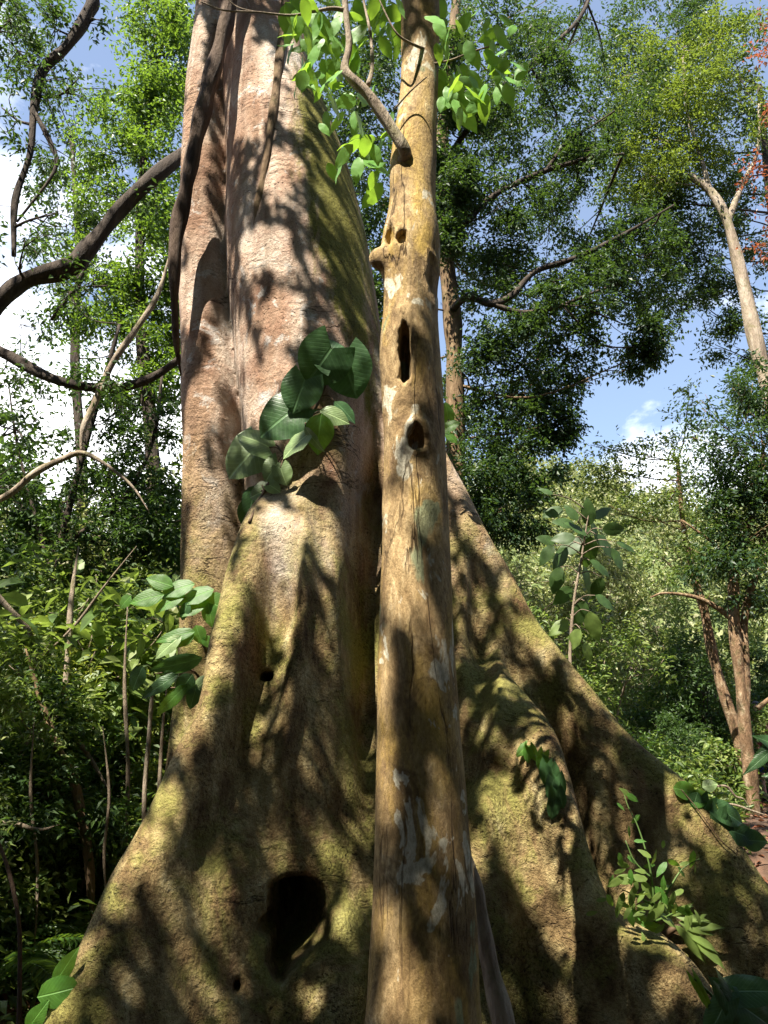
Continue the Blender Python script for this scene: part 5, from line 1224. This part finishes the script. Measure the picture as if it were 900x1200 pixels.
liana('forked_branch', 'pale forked dead branch crossing the left sky below the bare limbs', [(-30, 598, 0, 4.5), (10, 580, 0, 4), (40, 555, 0, 4), (75, 537, 0, 3.5), (97, 531, 0, 3.5), (125, 545, 0, 2), (155, 570, 0, 1.5), (175, 600, 0, 1)], 'bark_pale', lambda a, b, o: P(a, b, 8.0), 'branch')
liana('thin_stake', 'thin pale upright stem beside the split-leaved plant', [(180, 800, 0, 2.2), (177, 830, 0, 2.5), (174, 870, 0, 2.5), (170, 920, 0, 2.5), (168, 1000, 0, 2.5), (167, 1080, 0, 2.5)], 'bark_pale', lambda a, b, o: P(a, b, 6.6), 'stem')
liana('crooked_sapling', 'crooked pale-brown sapling stem in the left thicket', [(30, 760, 0, 3), (48, 820, 0, 3.5), (66, 872, 0, 4.5), (86, 915, 0, 5.5), (96, 960, 0, 6), (104, 1010, 0, 6.5), (108, 1080, 0, 7)], 'bark_brown', lambda a, b, o: P(a, b, 6.9), 'sapling')
liana('dark_vine', 'thin dark vine standing in the lower left corner', [(-5, 980, 0, 2), (10, 1020, 0, 2.2), (22, 1080, 0, 2.5), (23, 1150, 0, 2.6), (22, 1230, 0, 2.8)], 'bark_liana', lambda a, b, o: P(a, b, 5.2), 'vine')
liana('pale_sapling', 'pale thin trunk showing through the leaves of the left thicket', [(92, 640, 0, 2), (84, 700, 0, 3), (80, 760, 0, 3.5), (76, 820, 0, 4), (72, 900, 0, 4.5), (70, 980, 0, 5)], 'bark_pale', lambda a, b, o: P(a, b, 8.0), 'sapling')
liana('bent_liana', 'bent brown liana at the left edge of the thicket', [(-10, 690, 0, 3), (12, 715, 0, 3.5), (34, 740, 0, 3.5), (50, 790, 0, 3), (70, 840, 0, 3), (100, 880, 0, 3), (130, 930, 0, 3.2)], 'twig', lambda a, b, o: P(a, b, 7.3))
liana('fallen_branch', 'pale fallen dead branch lying in the litter left of the twin stems', [(812, 926, 0, .8), (826, 917, 0, 1.2), (840, 921, 0, 1.5), (852, 922, 0, 1.5), (862, 933, 0, 1.1), (872, 937, 0, .9), (880, 950, 0, .5)], 'twig', lambda a, b, o: P(a, b, 9.2), 'branch')
liana('dead_stick', 'grey dead stick leaning low behind the crest creeper', [(838, 955, 0, .6), (850, 943, 0, 1), (864, 944, 0, 1.2), (878, 949, 0, 1.2), (902, 957, 0, .8)], 'twig', lambda a, b, o: P(a, b, 8.6), 'stick')

for rows, Yd, lb in [([(150, 700, 0, 1.5), (146, 800, 0, 2), (150, 900, 0, 2.2), (146, 1010, 0, 2.4), (140, 1120, 0, 2.6)], 7.2, 'straight grey sapling stem left of the pale stake'),
                     ([(120, 850, 0, 1.2), (128, 930, 0, 1.6), (122, 1000, 0, 1.8), (126, 1080, 0, 2)], 6.6, 'short grey sapling stem right of the crooked brown one'),
                     ([(40, 840, 0, 1.2), (36, 930, 0, 1.8), (44, 1020, 0, 2), (40, 1120, 0, 2.2)], 6.4, 'grey sapling stem right of the dark vine'),
                     ([(196, 800, 0, 1.4), (190, 860, 0, 1.8), (186, 930, 0, 2), (178, 1010, 0, 2.2)], 7.0, 'thin stem hard against the left buttress'),
                     ([(-5, 962, 0, 2.2), (20, 966, 0, 2.4), (48, 972, 0, 1.8), (70, 966, 0, .8)], 6.2, 'pale broken twig lying level at the left edge'),
                     ([(160, 640, 0, 1), (120, 690, 0, 1.4), (90, 730, 0, 1.6), (50, 770, 0, 2)], 7.6, 'slanting bare twig across the middle of the left thicket')]:
    liana('thin_sapling', lb, rows, 'twig', lambda a, b, o: P(a, b, Yd), 'sapling')

# ------------------------------------------------------------------ the walker at the right edge
def skin_obj(name, verts, edges, rad, mat, parent=None, root=0, sub=2):
    me = bpy.data.meshes.new(name); me.from_pydata([tuple(v) for v in verts], edges, [])
    o = bpy.data.objects.new(name, me); COL.objects.link(o); me.materials.append(mat)
    sm = o.modifiers.new('skin', 'SKIN'); sm.use_smooth_shade = True
    o.modifiers.new('sub', 'SUBSURF').levels = sub; o.modifiers['sub'].render_levels = sub
    if not me.skin_vertices: me.skin_vertices.new()
    for i, r in enumerate(rad): me.skin_vertices[0].data[i].radius = r if isinstance(r, tuple) else (r, r)
    me.skin_vertices[0].data[root].use_root = True
    if parent: o.parent = parent
    return o
M['skin'] = plain('skin', (0.38, 0.20, 0.13), .55); M['shirt'] = plain('blue_cotton', (0.02, 0.035, 0.16), .85, .15); M['shorts'] = plain('maroon_cotton', (0.13, 0.03, 0.035), .85, .15); M['hair'] = plain('dark_hair', (0.012, 0.009, 0.008), .5); M['shoe'] = plain('dark_shoe', (0.03, 0.03, 0.035), .6)
YP = 15.6
px_, pz = P(903, 950, YP)[0], tz(P(903, 950, YP)[0], YP)
hip, chest, neck = (0, 0, .92), (0, .01, 1.28), (0, .01, 1.46)
pv = [hip, chest, neck, (0, -.01, 1.55), (0, -.03, 1.64), (0, -.01, 1.72)]; pe = [(0, 1), (1, 2), (2, 3), (3, 4), (4, 5)]; pr = [(.15, .11), (.17, .12), (.055, .055), (.075, .085), (.08, .10), (.06, .075)]
for s in (-1, 1):
    i = len(pv); pv += [(s * .19, .01, 1.40), (s * .25, .02, 1.14), (s * .26, -.06, .90), (s * .26, -.09, .82)]; pe += [(1, i), (i, i + 1), (i + 1, i + 2), (i + 2, i + 3)]; pr += [.055, .042, .03, (.04, .02)]
    j = len(pv)
    for k, (dx, L) in enumerate(((-.024, .075), (-.008, .085), (.008, .08), (.022, .065))):
        a = len(pv); pv += [(s * .26 + dx, -.10, .78), (s * .26 + dx * 1.2, -.115, .78 - L)]; pe += [(i + 3, a), (a, a + 1)]; pr += [.0095, .008]
    a = len(pv); pv += [(s * .235, -.13, .80), (s * .235, -.15, .76)]; pe += [(i + 3, a), (a, a + 1)]; pr += [.011, .009]
    i = len(pv); st = -.10 if s < 0 else .10
    pv += [(s * .10, 0, .86), (s * .11, st * .5, .48), (s * .11, st, .09), (s * .12, st - .15, .04)]; pe += [(0, i), (i, i + 1), (i + 1, i + 2), (i + 2, i + 3)]; pr += [.085, .058, .042, (.045, .03)]
per = skin_obj('person', pv, pe, pr, M['skin']); per.location = (px_, YP, pz)
tag(per, 'walker in blue shorts standing beside the twin stems, cut off by the right edge', 'person')
sv = [(0, 0, .84), (0, .005, 1.1), (0, .01, 1.30), (0, .01, 1.43)]; se = [(0, 1), (1, 2), (2, 3)]; sr = [(.175, .135), (.165, .13), (.185, .135), (.08, .07)]
for s in (-1, 1):
    i = len(sv); sv += [(s * .19, .01, 1.40), (s * .235, .015, 1.20)]; se += [(2, i), (i, i + 1)]; sr += [.072, .065]
skin_obj('shirt', sv, se, sr, M['shorts'], per)
sv = [(0, 0, .90)]; se = []; sr = [(.165, .125)]
for s in (-1, 1):
    i = len(sv); st = -.10 if s < 0 else .10; sv += [(s * .10, 0, .82), (s * .11, st * .5, .44)]; se += [(0, i), (i, i + 1)]; sr += [.105, .095]
skin_obj('shorts', sv, se, sr, M['shirt'], per)
skin_obj('hair', [(0, .03, 1.62), (0, .03, 1.72), (0, -.01, 1.77)], [(0, 1), (1, 2)], [(.07, .07), (.088, .09), (.06, .06)], M['hair'], per)
for s in (-1, 1):
    st = -.10 if s < 0 else .10
    skin_obj('shoe', [(s * .11, st + .03, .05), (s * .115, st - .08, .045), (s * .12, st - .19, .035)], [(0, 1), (1, 2)], [(.05, .05), (.052, .045), (.042, .03)], M['shoe'], per)
for s in (-1, 1):
    eb = MB(); 
    th, ph2 = np.meshgrid(np.linspace(0, np.pi, 6), np.linspace(0, 2 * np.pi, 8, endpoint=False)); V = np.stack([np.sin(th) * np.cos(ph2), np.sin(th) * np.sin(ph2), np.cos(th)], -1) * .012 + np.array([s * .032, -.118, 1.655])
    i = np.arange(8)[:, None] * 6 + np.arange(5); i2 = ((np.arange(8) + 1) % 8)[:, None] * 6 + np.arange(5)
    eb.add(V.reshape(-1, 3), [np.stack([i, i2, i2 + 1, i + 1], -1).reshape(-1, 4)]); eb.build('eye', M['hair'], None).parent = per
EXPOSURE = 1.85
# ------------------------------------------------------------------ light, sky, render settings
sun_data = bpy.data.lights.new('sun', 'SUN'); sun_data.energy = 5.0; sun_data.angle = R(0.42); sun_data.color = (1.0, 0.93, 0.80)
sun_o = bpy.data.objects.new('sun', sun_data); COL.objects.link(sun_o)
sun_o.rotation_euler = Vector(-SUN).to_track_quat('-Z', 'Y').to_euler()

w = bpy.data.worlds.new('World'); scene.world = w; w.use_nodes = True
nt = w.node_tree; nt.nodes.clear()
wo = nt.nodes.new('ShaderNodeOutputWorld'); bg = nt.nodes.new('ShaderNodeBackground'); bg.inputs['Strength'].default_value = 0.072
sky = nt.nodes.new('ShaderNodeTexSky'); sky.sky_type = 'NISHITA'; sky.sun_disc = False
sky.sun_elevation = SUN_EL; sky.sun_rotation = SUN_AZ; sky.air_density = 1.0; sky.dust_density = 0.15; sky.ozone_density = 1.2
tc = nt.nodes.new('ShaderNodeTexCoord')
sp = nt.nodes.new('ShaderNodeSeparateXYZ'); nt.links.new(tc.outputs['Generated'], sp.inputs[0])
cn = noise(nt, stretched(nt, tc.outputs['Generated'], (1, 1, 1.9)), 3.4, 9, 0.58, 0.35)
# cloud banks sit low on the left and thinly low on the right
left = mth(nt, 'MULTIPLY', mth(nt, 'MULTIPLY', sp.outputs['X'], -1.0), 0.62)
left = mth(nt, 'MINIMUM', mth(nt, 'MAXIMUM', left, -0.05), 0.27)
low = mth(nt, 'MULTIPLY', mth(nt, 'SUBTRACT', sp.outputs['Z'], 0.42), -0.85)
ahead = mth(nt, 'MULTIPLY', mth(nt, 'MINIMUM', mth(nt, 'SUBTRACT', sp.outputs['Y'], 0.45), 0.0), 0.6)      # the bank lies beyond the trees
cl = mth(nt, 'ADD', mth(nt, 'ADD', mth(nt, 'ADD', cn, left), low), ahead)
cm = ramp(nt, cl, [(0.50, (0.05,)), (0.72, (1,))])
cc = mix(nt, cm, sky.outputs[0], (12.2, 12.3, 12.6))
nt.links.new(cc, bg.inputs['Color']); nt.links.new(bg.outputs[0], wo.inputs[0])

scene.view_settings.view_transform = 'Standard'; scene.view_settings.look = 'None'
scene.view_settings.exposure = EXPOSURE; scene.view_settings.gamma = 1.0; scene.view_settings.use_curve_mapping = False
scene.cycles.max_bounces = 6; scene.cycles.diffuse_bounces = 3; scene.cycles.glossy_bounces = 2; scene.cycles.transmission_bounces = 3
scene.cycles.use_denoising = True
scene.cycles.sample_clamp_indirect = 6.0
scene.cycles.caustics_reflective = False; scene.cycles.caustics_refractive = False
